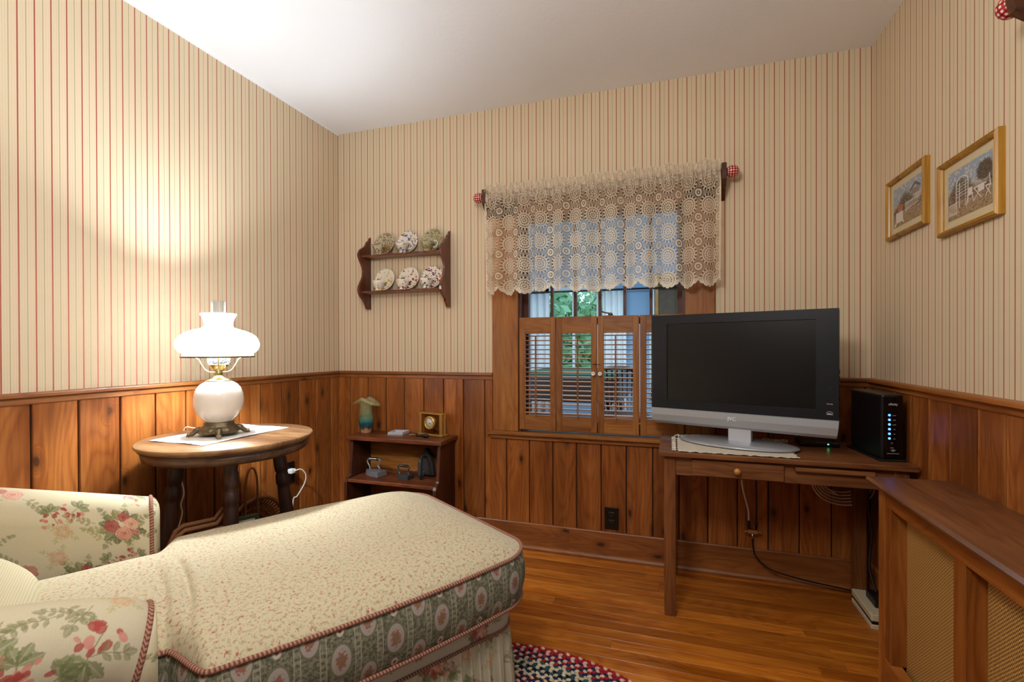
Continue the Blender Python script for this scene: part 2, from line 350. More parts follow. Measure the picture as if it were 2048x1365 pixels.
def mk_vase():
    t = NT('blown_glass'); z = t.sep(t.tc())[2]; nz = t.noise(t.tc(), 60, 4, .6)
    f = t.m1('ADD', t.m1('DIVIDE', z, .2), t.m1('MULTIPLY', t.m1('SUBTRACT', nz, .5), .25))
    col = t.ramp(f, (.0, 'c89a72'), (.12, 'a87a58'), (.17, '0f4050'), (.3, '1f6a78'), (.45, '6f9a80'), (.65, 'a3a878'), (1, 'c2bb88'))
    t.base(col, .08, 0, .5, Coat_Weight=.6); t.put(t.b.inputs['Alpha'], t.m1('SUBTRACT', .85, t.m1('MULTIPLY', t.step(f, .3, .7), .5))); return t.m
MAT['vase'] = mk_vase()
def mk_china(name, basec, c1, c2, c3, cov):
    t = NT(name); v = t.tc(); sc = 130 if cov < .45 else (46 if cov > .53 else 80); nz = t.noise(v, 55, 2, .5); vr = t.vor(v, sc, 1.); c = t.sep(vr.outputs['Color'])
    on = t.m1('MULTIPLY', t.m1('LESS_THAN', t.m1('ADD', vr.outputs['Distance'], t.m1('MULTIPLY', t.noise(v, 300, 2), .3)), .62), t.m1('GREATER_THAN', nz, cov))
    pick = t.mix(t.m1('GREATER_THAN', c[0], .4), c1, t.mix(t.m1('GREATER_THAN', c[1], .5), c2, c3))
    return t.base(t.mix(on, basec, pick), .12, 0, .6)
CH = [('ivory_paisley_china', 'b9ab8c', '3c3a38', '8a5a3a', '6f7a6a', .42), ('white_blue_flower_china', 'e0d6c8', '39447a', '4d5688', '9a7a4a', .52),
      ('green_chintz_china', 'a9a480', '3b5a3c', 'b08a3a', '93424a', .40), ('white_yellow_rose_china', 'e4dccb', 'd09a1c', '5c6a2c', 'c07a1a', .56),
      ('white_fruit_china', 'e4dccb', '9c2a30', '5f6e34', '7a4a78', .54), ('white_crimson_flower_china', 'e4dccb', '7e2436', '4a3c66', 'a03a40', .50)]
for i, c in enumerate(CH): MAT['china%d' % i] = mk_china(*c)

# ---------------------------------------------------------------- mesh builder
class MB:
    def __init__(s): s.v = []; s.f = []; s.sm = []; s.uv = None; s.mi = []
    def add(s, vs, fs, smooth=False, mi=0):
        o = len(s.v); s.v += [tuple(p) for p in vs]; s.f += [tuple(i+o for i in f) for f in fs]; s.sm += [smooth]*len(fs); s.mi += [mi]*len(fs); return s
    def box(s, x0, x1, y0, y1, z0, z1, b=0, mi=0):
        if not b:
            v = [(x, y, z) for z in (z0, z1) for y in (y0, y1) for x in (x0, x1)]
            return s.add(v, [(0, 2, 3, 1), (4, 5, 7, 6), (0, 1, 5, 4), (2, 6, 7, 3), (0, 4, 6, 2), (1, 3, 7, 5)], mi=mi)
        bm = bmesh.new(); bmesh.ops.create_cube(bm, size=1)
        for w in bm.verts: w.co = Vector(((x0+x1)/2+w.co.x*(x1-x0), (y0+y1)/2+w.co.y*(y1-y0), (z0+z1)/2+w.co.z*(z1-z0)))
        bmesh.ops.bevel(bm, geom=bm.edges[:], offset=b, segments=1 if b < .003 else 2, affect='EDGES', profile=.5)
        bm.verts.index_update(); s.add([w.co[:] for w in bm.verts], [[w.index for w in f.verts] for f in bm.faces], mi=mi); bm.free(); return s
    def prism(s, pts, axis, a, b, mi=0, smooth=False):
        """2D outline extruded along an axis from a to b; pts are the two other coordinates in xyz order"""
        def P(p, w):
            return {'x': (w, p[0], p[1]), 'y': (p[0], w, p[1]), 'z': (p[0], p[1], w)}[axis]
        n = len(pts); v = [P(p, a) for p in pts]+[P(p, b) for p in pts]
        f = [(i, (i+1) % n, n+(i+1) % n, n+i) for i in range(n)]
        o = len(s.v); s.add(v, f, smooth, mi); s.add([], []); s.f += [tuple(o+i for i in range(n))[::-1], tuple(o+n+i for i in range(n))]; s.sm += [False]*2; s.mi += [mi]*2
        return s
    def lathe(s, prof, c=(0, 0, 0), n=32, mod=None, mi=0, ax='z', cap=True):
        v = []; f = []
        for (rr, z) in prof:
            for k in range(n):
                a = 2*PI*k/n; q = rr*(mod(a, z) if mod else 1); p = (q*math.cos(a), q*math.sin(a), z)
                if ax == 'y': p = (p[0], p[2], p[1])
                if ax == 'x': p = (p[2], p[0], p[1])
                v.append((p[0]+c[0], p[1]+c[1], p[2]+c[2]))
        m = len(prof)
        for i in range(m-1):
            for k in range(n): f.append((i*n+k, i*n+(k+1) % n, (i+1)*n+(k+1) % n, (i+1)*n+k))
        s.add(v, f, True, mi)
        if cap:
            o = len(s.v)-m*n
            if prof[0][0] > 1e-5: s.f.append(tuple(o+k for k in range(n))[::-1]); s.sm.append(False); s.mi.append(mi)
            if prof[-1][0] > 1e-5: s.f.append(tuple(o+(m-1)*n+k for k in range(n))); s.sm.append(False); s.mi.append(mi)
        return s
    def tube(s, pts, rad, n=8, closed=False, mi=0, uvs=None):
        P = [Vector(p) for p in pts]; m = len(P); R = rad if hasattr(rad, '__len__') else [rad]*m
        v = []; f = []; up = None; uvl = []; L = 0
        for i in range(m):
            a = P[(i-1) % m] if closed or i > 0 else P[i]; b = P[(i+1) % m] if closed or i < m-1 else P[i]
            t = (b-a).normalized()
            if up is None: up = Vector((0, 0, 1)) if abs(t.z) < .9 else Vector((1, 0, 0))
            x = t.cross(up).normalized(); y = x.cross(t).normalized(); up = y
            if i: L += (P[i]-P[i-1]).length
            for k in range(n):
                an = 2*PI*k/n; v.append(tuple(P[i]+x*math.cos(an)*R[i]+y*math.sin(an)*R[i])); uvl.append((L, k/n))
        for i in range(m if closed else m-1):
            j = (i+1) % m
            for k in range(n): f.append((i*n+k, i*n+(k+1) % n, j*n+(k+1) % n, j*n+k))
        o = len(s.v); s.add(v, f, True, mi)
        if not closed:
            s.f += [tuple(o+k for k in range(n)), tuple(o+(m-1)*n+k for k in range(n))[::-1]]; s.sm += [False]*2; s.mi += [mi]*2
        if uvs is not None: uvs += uvl
        return s
    def grid(s, pts, nu, nv, closeu=False, mi=0):
        f = []
        for i in range(nu if closeu else nu-1):
            j = (i+1) % nu
            for k in range(nv-1): f.append((i*nv+k, j*nv+k, j*nv+k+1, i*nv+k+1))
        return s.add(pts, f, True, mi)
    def mesh(s, name, mats, uv=None, col=None, cname='col'):
        me = bpy.data.meshes.new(name); me.from_pydata(s.v, [], s.f)
        me.polygons.foreach_set('use_smooth', s.sm); me.polygons.foreach_set('material_index', s.mi)
        for m in (mats if isinstance(mats, (list, tuple)) else [mats]): me.materials.append(MAT[m] if isinstance(m, str) else m)
        if uv is not None:
            uvl = me.uv_layers.new(name='UV'); idx = np.empty(len(me.loops), int); me.loops.foreach_get('vertex_index', idx)
            uvl.data.foreach_set('uv', np.asarray(uv, float)[idx].ravel())
        if col is not None:
            ca = me.color_attributes.new(cname, 'FLOAT_COLOR', 'POINT'); c = np.asarray(col, float)
            ca.data.foreach_set('color', np.c_[c, np.ones(len(c))].ravel())
        me.update(); return me
def obj(name, mb, mats, parent=None, loc=(0, 0, 0), rot=None, uv=None, col=None, cname='col'):
    me = mb if isinstance(mb, bpy.types.Mesh) else mb.mesh(name, mats, uv, col, cname)
    o = bpy.data.objects.new(name, me); COL.objects.link(o); o.location = loc
    if rot: o.rotation_euler = rot
    if parent: o.parent = parent
    return o
def tag(o, label, cat, group=None):
    o['label'] = label; o['category'] = cat
    if group: o['group'] = group
    return o
def thing(name, label, cat, loc=(0, 0, 0), rz=0, group=None):
    o = bpy.data.objects.new(name, None); COL.objects.link(o); o.location = loc; o.rotation_euler = (0, 0, rz); o.empty_display_size = .05
    return tag(o, label, cat, group)
def struct(name, mb, mats, **k):
    o = obj(name, mb, mats, **k); o['kind'] = 'structure'; return o
def B(*a, **k): return MB().box(*a, **k)
def text(name, body, size, mat, parent, loc, rot, ext=.0006):
    c = bpy.data.curves.new(name, 'FONT'); c.body = body; c.size = size; c.extrude = ext; c.align_x = 'CENTER'; c.align_y = 'CENTER'
    t = bpy.data.objects.new(name, c); COL.objects.link(t); dg = bpy.context.evaluated_depsgraph_get()
    me = bpy.data.meshes.new_from_object(t.evaluated_get(dg)); bpy.data.objects.remove(t); me.materials.clear(); me.materials.append(MAT[mat])
    o = bpy.data.objects.new(name, me); COL.objects.link(o); o.parent = parent; o.location = loc; o.rotation_euler = rot; return o
def smooth_pts(p, n=8):
    P = [Vector(q) for q in p]; out = []
    for i in range(len(P)-1):
        a, b, c, e = P[max(i-1, 0)], P[i], P[i+1], P[min(i+2, len(P)-1)]
        for k in range(n):
            t = k/n; out.append(tuple(.5*((2*b)+(c-a)*t+(2*a-5*b+4*c-e)*t*t+(3*b-a-3*c+e)*t**3)))
    out.append(tuple(P[-1])); return out
#@@SHELL
# ---------------------------------------------------------------- setting
# floor of oak strips
fl = struct('floor', B(XL-.1, XR+.1, YF, YB+.02, -.06, -.012), 'groove')
RW = .0565; pm = {}
for L_ in (.9, 1.3, 1.7):
    pm[L_] = B(0, L_-.0004, .0002, RW-.0002, -.014, 0, .0005).mesh('plank', 'oak')
y = YB; row = 0
while y > YF:
    y -= RW; x = XL-.02-rng.random()*.8; row += 1
    while x < XR:
        L_ = (.9, 1.3, 1.7)[rng.integers(3)]
        if x+L_ > XL: obj('plank', pm[L_], None, fl, (max(x, XL-.9), y, 0))
        x += L_
struct('ceiling', B(XL-.1, XR+.1, YF, YB+.1, ZC, ZC+.06), 'ceiling')

# walls
WX0, WX1, WZ0, WZ1 = -.803, .064, .62, 1.83           # window opening
mb = MB(); T = .14
mb.box(XL-.1, WX0, YB, YB+T, 0, ZC); mb.box(WX1, XR+.1, YB, YB+T, 0, ZC); mb.box(WX0, WX1, YB, YB+T, 0, WZ0); mb.box(WX0, WX1, YB, YB+T, WZ1, ZC)
wb = struct('wall_back', mb, 'paper_back')
wl = struct('wall_left', B(XL-.1, XL, YF, YB+T, 0, ZC), 'paper_left')
# right wall with its own window (mostly outside the frame)
RY0, RY1, RZ0, RZ1 = .25, 1.22, .80, 1.83
mb = MB(); mb.box(XR, XR+.1, YF, RY0, 0, ZC); mb.box(XR, XR+.1, RY1, YB+T, 0, ZC); mb.box(XR, XR+.1, RY0, RY1, 0, RZ0); mb.box(XR, XR+.1, RY0, RY1, RZ1, ZC)
wr = struct('wall_right', mb, 'paper_right')
struct('wall_front', B(XL-.1, XR+.1, YF-.1, YF, 0, ZC), 'plaster')
ZR = .955
# dark backing seen in the grooves
obj('backing_board', B(XL, XR, YB-.004, YB-.0005, 0, .6), 'groove', wb); obj('backing_board', B(XL, -.953, YB-.004, YB-.0005, .6, ZR-.01), 'groove', wb)
obj('backing_board', B(.203, XR, YB-.004, YB-.0005, .6, ZR-.01), 'groove', wb)
obj('backing_board', B(XL+.0005, XL+.004, YF, YB, 0, ZR-.01), 'groove', wl); obj('backing_board', B(XR-.004, XR-.0005, YF, YB, 0, ZR-.01), 'groove', wr)
BT = .013
def board_mesh(w, h, axis):
    g = .0028
    if axis == 'y': return B(g, w-g, -BT, -.003, 0, h, .0022)
    return B(-.003, -BT, g, w-g, 0, h, .0022) if axis == 'xr' else B(.003, BT, g, w-g, 0, h, .0022)
bg_ = [-2.0, -1.905, -1.774, -1.646, -1.521, -1.39, -1.261, -1.135, -1.004, -.874, -.742, -.61, -.481, -.351, -.222, -.091, .035, .168, .301, .434, .564, .694, .824, .857]
cache = {}
def board(x0, x1, z0, z1, axis, par):
    k = (round(x1-x0, 3), round(z1-z0, 2), axis)
    if k not in cache: cache[k] = board_mesh(k[0], z1-z0, axis).mesh('board', 'pine')
    loc = (x0, YB, z0) if axis == 'y' else ((XL if axis == 'xl' else XR), x0, z0)
    obj('board', cache[k], None, par, loc)
for a, b in zip(bg_, bg_[1:]):
    if b < -.95 or a > .203: board(a, b, .02, ZR-.02, 'y', wb)
    else:
        board(a, b, .02, .6, 'y', wb)
        if a < -.953: board(a, -.953, .6, ZR-.02, 'y', wb)
        if b > .203: board(.203, b, .6, ZR-.02, 'y', wb)
yl = [2.442, 2.369, 2.243, 2.112, 1.99, 1.857, 1.736, 1.603, 1.474, 1.351, 1.224, 1.094, .966]
while yl[-1] > YF: yl.append(yl[-1]-.1285)
for a, b in zip(yl, yl[1:]): board(b, a, .02, ZR-.02, 'xl', wl)
yr = [2.442, 2.334, 2.205, 2.077, 1.949, 1.821, 1.678, 1.555]
while yr[-1] > YF: yr.append(yr[-1]-.1285)
for a, b in zip(yr, yr[1:]): board(b, a, .02, ZR-.02, 'xr', wr)

# chair rail: rounded nosing over a flat strip
def nose(y0, s, z0=.942, z1=.960, dep=.03):            # profile (out, z)
    return [(y0, z0-.006), (y0+s*dep*.8, z0), (y0+s*dep, z0+.004), (y0+s*dep, z1-.006), (y0+s*dep*.93, z1-.001), (y0+s*dep*.8, z1), (y0, z1)]
def strip(y0, s): return [(y0, .921), (y0+s*.016, .921), (y0+s*.018, .924), (y0+s*.018, .942), (y0, .942)]
t_ = struct('trim_1', MB().prism(nose(YB, -1), 'x', XL+.0, -.953), 'pine_h'); obj('rail_strip', MB().prism(strip(YB, -1), 'x', XL, -.953), 'pine_h', t_)
t_ = struct('trim_2', MB().prism(nose(YB, -1), 'x', .203, XR), 'base_h'); obj('rail_strip', MB().prism(strip(YB, -1), 'x', .203, XR), 'base_h', t_)
t_ = struct('trim_3', MB().prism([(a, b) for a, b in nose(XL, 1)], 'y', YF, YB), 'pine_y')
obj('rail_strip', MB().prism(strip(XL, 1), 'y', YF, 1.268), 'pine_y', t_); obj('rail_strip', MB().prism(strip(XL, 1), 'y', 1.2686, YB), 'pine_y', t_)
t_ = struct('trim_4', MB().prism(nose(XR, -1, dep=.034), 'y', 1.36, YB), 'cover_ry'); obj('rail_strip', MB().prism(strip(XR, -1), 'y', 1.36, YB), 'cover_ry', t_)
# cove bead under the ceiling on the left wall
struct('trim_5', MB().prism([(XL, ZC-.006), (XL+.004, ZC-.006), (XL+.006, ZC), (XL, ZC)], 'y', YF, YB), 'ceiling')
# baseboards with rounded shoe
def shoe(y0, s): return [(y0, 0), (y0+s*.034, 0), (y0+s*.036, .012), (y0+s*.030, .022), (y0+s*.020, .026), (y0, .026)]
def bbd(y0, s): return [(y0, .0), (y0+s*.021, .0), (y0+s*.021, .138), (y0+s*.018, .143), (y0, .143)]
b_ = struct('baseboard_back', MB().prism(bbd(YB, -1), 'x', XL, -.5185), 'base_h'); obj('baseboard_length', MB().prism(bbd(YB, -1), 'x', -.5175, XR), 'base_h', b_); obj('shoe_moulding', MB().prism(shoe(YB, -1), 'x', XL, XR), 'base_h', b_)
b_ = struct('baseboard_left', MB().prism(bbd(XL, 1), 'y', YF, YB), 'pine_y'); obj('shoe_moulding', MB().prism(shoe(XL, 1), 'y', YF, YB), 'pine_y', b_)
b_ = struct('baseboard_right', MB().prism(bbd(XR, -1), 'y', YF, YB), 'cover_ry'); obj('shoe_moulding', MB().prism(shoe(XR, -1), 'y', YF, YB), 'cover_ry', b_)

# window 1 -------------------------------------------------------
mb = MB(); J = .02
mb.box(WX0-.001, WX0+.012, YB-.01, YB+T, WZ0, WZ1); mb.box(WX1-.012, WX1+.001, YB-.01, YB+T, WZ0, WZ1)
mb.box(WX0, WX1, YB-.01, YB+T, WZ1-.012, WZ1); mb.box(WX0, WX1, YB-.01, YB+T, WZ0, WZ0+.014)
w1 = struct('window_1', mb, 'sash')
for x0, x1 in ((-.951, -.803), (.064, .201)):
    obj('casing_board', B(x0, x1, YB-.022, YB, .64, 1.90, .003), 'casing', w1)
obj('head_casing', B(-.951, .201, YB-.022, YB, 1.815, 1.93, .003), 'pine_h', w1)
obj('stool', MB().prism([(YB+.01, .618), (YB-.036, .618), (YB-.044, .624), (YB-.044, .634), (YB-.036, .640), (YB+.01, .640)], 'x', -.972, .222), 'shutter_h', w1)
obj('apron_strip', B(-.966, .216, YB-.026, YB, .598, .618, .002), 'shutter_h', w1)
# sash frames + muntins
ys = YB+.06
mb = MB(); mb.box(-.80, -.762, ys-.015, ys+.02, .64, 1.815); mb.box(.028, .062, ys-.015, ys+.02, .64, 1.815); mb.box(-.80, .062, ys-.015, ys+.02, 1.798, 1.82); mb.box(-.80, .062, ys-.015, ys+.02, .64, .70); mb.box(-.80, .062, ys-.02, ys+.025, 1.225, 1.262)
obj('sash_frame', mb, 'sash', w1)
bars = [(-.636, -.622), (-.507, -.490), (-.373, -.357), (-.242, -.226), (-.109, -.094)]
for a, b in bars: obj('muntin', B(a, b, ys-.012, ys+.012, 1.26, 1.80), 'sash', w1)
xs = [-.762]+[v for p in bars for v in p]+[.028]
for i in range(6): obj('pane', B(xs[2*i], xs[2*i+1], ys-.001, ys+.001, 1.262, 1.798), 'pane', w1)
obj('pane', B(-.762, .028, ys-.001, ys+.001, .70, 1.225), 'pane', w1)
mb = MB(); mb.box(-.345, -.285, ys-.055, ys-.022, 1.262, 1.268); mb.lathe([(.012, 1.268), (.012, 1.278), (.006, 1.284)], (-.305, ys-.038, 0), 12); mb.tube(smooth_pts([(-.305, ys-.04, 1.28), (-.33, ys-.045, 1.283), (-.35, ys-.05, 1.290)], 4), [.004]*8+[.007], 6)
obj('sash_lock', mb, 'bronze', w1)

# shutters ----------------------------------------------------------
SZ0, SZ1 = .655, 1.264
def shutter(x0, x1, label, rod=.5, knob=None, ang=0, hinge=None):
    g = thing('louvered_shutter', label, 'shutter', (x0, YB-.004, 0), ang, 'cafe shutters in the window'); w = x1-x0; y0, y1 = -.024, 0; st = .030
    obj('stile', B(0, st, y0, y1, SZ0, SZ1, .0015), 'shutter_v', g); obj('stile', B(w-st, w, y0, y1, SZ0, SZ1, .0015), 'shutter_v', g)
    obj('top_rail', B(st, w-st, y0+.003, y1-.003, SZ1-.088, SZ1), 'shutter_h', g); obj('bottom_rail', B(st, w-st, y0+.003, y1-.003, SZ0, SZ0+.080), 'shutter_h', g)
    z0, z1 = SZ0+.080, SZ1-.088; N = 18; p = (z1-z0)/N
    sm = MB(); c, s_ = math.cos(.12), math.sin(.12); W_ = .0135; H_ = .0026
    pts = []
    for (a, b) in ((-W_, -H_*.3), (-W_*.6, H_), (W_*.6, H_), (W_, -H_*.3), (W_*.6, -H_), (-W_*.6, -H_)): pts.append(((y0+y1)/2+a*c-b*s_, a*s_+b*c))
    sm.prism(pts, 'x', st, w-st); me = sm.mesh('louver', 'shutter_h')
    for i in range(N): obj('louver', me, None, g, (0, 0, z0+p*(i+.5)))
    xr = st+(w-2*st)*rod
    obj('tilt_rod', B(xr-.004, xr+.004, y0-.008, y0-.001, z0-.008, z1-.012, .001), 'shutter_v', g)
    if knob is not None:
        k = MB().lathe([(.0045, 0), (.004, .006), (.010, .010), (.0115, .014), (.010, .018), (.004, .0195), (.004, .017), (0, .017)], (knob, y0, .964), 16, ax='y')
        k.v = [(a, 2*y0-b, c_) for a, b, c_ in k.v]; obj('knob', k, 'ceramic', g)
    return g
shutter(-.793, -.590, 'pine louvered shutter at the left end, against the window casing', .45)
s2 = shutter(-.586, -.370, 'second pine louvered shutter from the left, with white knob on its right stile', .55, .199)
s3 = shutter(-.365, -.157, 'third pine louvered shutter from the left, with white knob on its left stile', .42, .013)
shutter(-.151, .059, 'rightmost pine louvered shutter, partly hidden behind the television', .5)
obj('hook_latch', MB().tube([(.195, -.027, 1.012), (.205, -.031, 1.015), (.222, -.031, 1.012), (.234, -.027, 1.012)], .0018, 6), 'black', s2)

# sunroom beyond the window -----------------------------------------
mb = MB(); SY = 7.4
struct('floor.001', B(-3.4, 1.6, YB+T, SY, .0, .02), wood('sunroom_floor', '4a1a0e', '74301a', '8a4426', 'X', 1, 0, .25))
plainblue = plain('pale_blue_paint', '86a5c0', .8); MAT['blue'] = plainblue; MAT['trimwhite'] = plain('white_paint', 'd8dde0', .6)
struct('ceiling.001', B(-3.4, 1.6, YB+T, SY+.1, 2.52, 2.58), 'blue')
mb.box(-3.4, -1.98, SY, SY+.12, 0, 2.52); mb.box(-.92, 1.6, SY, SY+.12, 0, 2.52); mb.box(-1.98, -.92, SY, SY+.12, 0, .62); mb.box(-1.98, -.92, SY, SY+.12, 2.05, 2.52)
sw = struct('wall_sunroom', mb, 'blue'); struct('wall_sunroom_left', B(-3.5, -3.4, YB+T, SY+.1, 0, 2.52), 'blue')
mb = MB(); mb.box(-1.98, -1.90, SY-.03, SY+.02, .6, 2.07); mb.box(-.96, -.90, SY-.03, SY+.02, .6, 2.07); mb.box(-2., -.9, SY-.03, SY+.02, 1.99, 2.07); mb.box(-2., -.9, SY-.06, SY+.02, .58, .64)
for xx in (-1.50, -1.11): mb.box(xx-.02, xx+.02, SY, SY+.03, .6, 2.05)
w2 = struct('window_2', mb, 'trimwhite'); obj('pane', B(-1.96, -.92, SY+.01, SY+.014, .62, 2.05), 'pane', w2)
MAT['curtain'] = plain('white_drape', 'dfe3e2', .9, 0, .08, 6); MAT['greentop'] = plain('green_felt', '17402e', .8); MAT['darkwood'] = plain('dark_varnish', '241612', .3)
def drape(x0, x1, z0, z1, label, yy=SY-.12, k=7):
    n = 60; pts = []
    for i in range(n):
        f = i/(n-1); x = x0+(x1-x0)*f
        for j in range(6): 
            w_ = .55+.45*j/5; pts.append((x, yy+.035*w_*math.sin(f*k*2*PI+.6*math.sin(f*9)), z1-(z1-z0)*j/5))
    o = obj('drape', MB().grid(pts, n, 6), 'curtain'); o.modifiers.new('thick', 'SOLIDIFY').thickness = .004
    tag(o, label, 'curtain', 'white drapes in the sunroom'); return o
drape(-2.72, -1.88, .05, 1.97, 'white floor-length drape left of the far sunroom window')
drape(-1.02, -.66, .05, 1.97, 'white drape right of the far sunroom window', k=4)
drape(-.32, -.25, .3, 1.97, 'narrow white drape beside the gilt-framed picture in the sunroom', k=3)
o = obj('curtain_rod', MB().tube([(-2.8, SY-.12, 1.99), (.1, SY-.12, 1.99)], .014, 8), 'darkwood'); tag(o, 'dark curtain rod across the far sunroom wall', 'curtain rod')
p = thing('framed_picture', 'dark picture in a gilt frame on the far sunroom wall', 'picture', (0, SY-.03, 0))
mb = MB(); mb.box(-.02+.0, .03, -.04, .03, 1.3, 2.2); mb.box(.30, .35, -.04, .03, 1.3, 2.2); mb.box(.03, .30, -.04, .03, 2.15, 2.2); mb.box(.03, .30, -.04, .03, 1.3, 1.35)
obj('frame', mb, 'gold', p); obj('canvas', B(.03, .30, -.01, .03, 1.35, 2.15), plain('dark_landscape', '4b3a26', .6, 0, .5, 12), p)
for o in p.children: o.location.x -= .22
g = thing('game_table', 'dark table with a green top seen through the shutters', 'table', (-1.1, 5.6, .02))
obj('top', B(-.56, .56, -.7, .9, .76, .80, .01), 'greentop', g); obj('rim', B(-.60, .60, -.75, .95, .50, .77, .02), 'darkwood', g)
for sx in (-.45, .45):
    for sy in (-.55, .75): obj('leg', MB().lathe([(.045, 0), (.03, .1), (.05, .3), (.04, .5)], (sx, sy, 0), 12), 'darkwood', g)
g = thing('spindle_chair', 'dark spindle-back chair seen through the third shutter', 'chair', (-.40, 4.4, .02), .5)
obj('seat', MB().lathe([(.05, .43), (.21, .44), (.22, .46), (.18, .47), (0, .465)], n=24), 'darkwood', g)
for k in range(4):
    a = PI/4+k*PI/2; obj('leg', MB().tube([(.13*math.cos(a), .13*math.sin(a), .44), (.2*math.cos(a), .2*math.sin(a), 0)], .017, 8), 'darkwood', g)
bk = MB()
for k in range(7): xx = -.16+.32*k/6; bk.tube([(xx*.8, .17, .46), (xx, .22, .86)], .008, 6)
obj('spindles', bk, 'darkwood', g); obj('crest_rail', MB().tube(smooth_pts([(-.2, .2, .84), (-.1, .23, .88), (.1, .23, .88), (.2, .2, .84)]), .02, 8), 'darkwood', g)
# outdoors beyond the sunroom
MAT['lawn'] = plain('yellow_green_lawn', 'a8b85a', .95, 0, .25, 1.2)  # yellow-green grass, tone varied by noise
ln = struct('ground', B(-30, 25, SY+.3, 50, -.42, -.4), 'lawn')
t = NT('leaf_green'); MAT['leaf'] = t.base(t.mix(t.rand(), '86ad84', 'b0cf9e'), .7, 0, .3)
for i, (x, y, h, R, lb) in enumerate(((-4.4, 16, 1.6, 2.2, 'broad green bush seen left in the far sunroom window'), (-.6, 20, 2.4, 3.0, 'tall green tree seen in the middle of the far sunroom window'), (-6.2, 25, 3.4, 4.2, 'large tree behind the green bush outdoors'), (3.2, 26, 3.0, 4., 'rightmost green tree outdoors'))):
    tr = thing('leafy_tree', lb, 'tree', (x, y, -.4)); n = 3400
    P = rng.normal(size=(n, 3)); P /= np.linalg.norm(P, axis=1)[:, None]; P *= (R*(.55+.45*rng.random(n)**.5))[:, None]*np.array([1, 1, .9]); P[:, 2] += h
    P = P[P[:, 2] > .15]; n = len(P); A = rng.normal(size=(n, 3))*.10; Bv = rng.normal(size=(n, 3))*.10
    V = np.stack([P-A, P+Bv, P+A, P-Bv], 1).reshape(-1, 3); mb = MB(); mb.v = [tuple(q) for q in V]; mb.f = [tuple(range(4*k, 4*k+4)) for k in range(n)]; mb.sm = [False]*n; mb.mi = [0]*n
    lf = obj('foliage', mb, 'leaf', tr); lf['kind'] = 'stuff'; obj('trunk', MB().tube([(0, 0, 0), (.05, 0, h)], [.16, .1], 10), 'rod', tr)

# window 3 on the right wall, nearly all outside the frame
mb = MB(); mb.box(XR-.02, XR, RY0-.12, RY0, RZ0-.02, RZ1+.1); mb.box(XR-.02, XR, RY1, RY1+.12, RZ0-.02, RZ1+.1); mb.box(XR-.02, XR, RY0, RY1, RZ1, RZ1+.1); mb.box(XR-.05, XR, RY0-.14, RY1+.14, RZ0-.03, RZ0)
w3 = struct('window_3', mb, 'casing'); obj('pane', B(XR+.05, XR+.054, RY0, RY1, RZ0, RZ1), 'pane', w3)
#@@OBJ
# ---------------------------------------------------------------- lace valances on rods
def lace_panel(x0, x1, z_top, z_rod, z_bot, y, axis, flip=1, seed=0, gather=1.28, P=.116):
    """cloth hanging along an axis; returns mesh"""
    n = 420; Wd = x1-x0; m = 44; pts = []; uv = []; dens = []
    ph = np.random.default_rng(seed).random(8)*6
    for i in range(n):
        f = i/(n-1); x = x0+Wd*f; uu = Wd*f*gather
        sc = abs(math.sin(PI*(uu/P)))                       # scallop: points under each medallion column
        drop = .030*sc+.006*abs(math.sin(PI*uu/P*5))
        zb = z_bot+.036-drop+.006*math.sin(f*17+ph[5])
        for j in range(m):
            if j < 9:  z = z_top+.006*math.sin(f*95+ph[0])+.004*math.sin(f*41) - (z_top-z_rod)*j/8; hd = 1
            else: z = z_rod-(z_rod-zb)*(j-8)/(m-9); hd = 0
            g = max(0, (z_rod-z)/(z_rod-z_bot)); h_ = max(0, 1-(z_rod-.02-z)/.10) if z < z_rod-.02 else 1
            fold = (.010+.016*g)*(math.sin(f*2*PI*9.5+ph[1]+1.1*math.sin(f*7+ph[2]))+.45*math.sin(f*2*PI*17+ph[3]))
            fine = .0095*h_*(math.sin(f*2*PI*58+ph[4])+.6*math.sin(f*2*PI*91+z*60))
            dy = fold*(.35+.65*(1-h_))+fine-.016*(1-g*.2)
            xx = x+.006*g*math.sin(f*2*PI*9.5+ph[1])
            p = (xx, y+flip*dy, z) if axis == 'x' else (y+flip*dy, xx, z)
            pts.append(p); uv.append((uu+.5*P*0, (z_rod-z)+.02))
            edge = max(0, 1-(z-zb)/.010)
            dd = 1 if z > z_rod+.012 else (.75 if z > z_rod-.03 else 0)
            dd = max(dd, edge, .8 if .013 < z-zb < .017 else 0)
            if i < 3 or i > n-4: dd = 1
            dens.append((dd*(.75+.25*math.sin(f*2*PI*120)) if hd else dd,)*3)
    return MB().grid(pts, n, m).mesh('valance', 'lace', np.array(uv), np.array(dens), 'dens')
v = bpy.data.objects.new('lace_valance', lace_panel(-.965, .222, 1.975, 1.925, 1.385, 2.366, 'x', 1, 3)); COL.objects.link(v)
tag(v, 'cream crocheted lace valance with ring medallions over the back window', 'valance')
def finial(name, par, loc, sx, axis):
    n = 24; m = 14; v = []; uv = []; f = []
    for i in range(m):
        a = PI*i/(m-1)
        for k in range(n+1):
            b = 2*PI*k/n; p = [-math.cos(a)*.030*sx, .028*math.sin(a)*math.cos(b), .028*math.sin(a)*math.sin(b)]
            if axis == 'y': p = [p[1], p[0], p[2]]
            v.append(p); uv.append((k/n, i/(m-1)))
    for i in range(m-1):
        for k in range(n): f.append((i*(n+1)+k, i*(n+1)+k+1, (i+1)*(n+1)+k+1, (i+1)*(n+1)+k))
    mb = MB(); mb.add(v, f, True); return obj(name, mb, 'gingham', par, loc, None, np.array(uv))
g = thing('curtain_rod', 'wooden curtain rod with red gingham ball ends over the back window', 'curtain rod', (-.37, 2.385, 1.925))
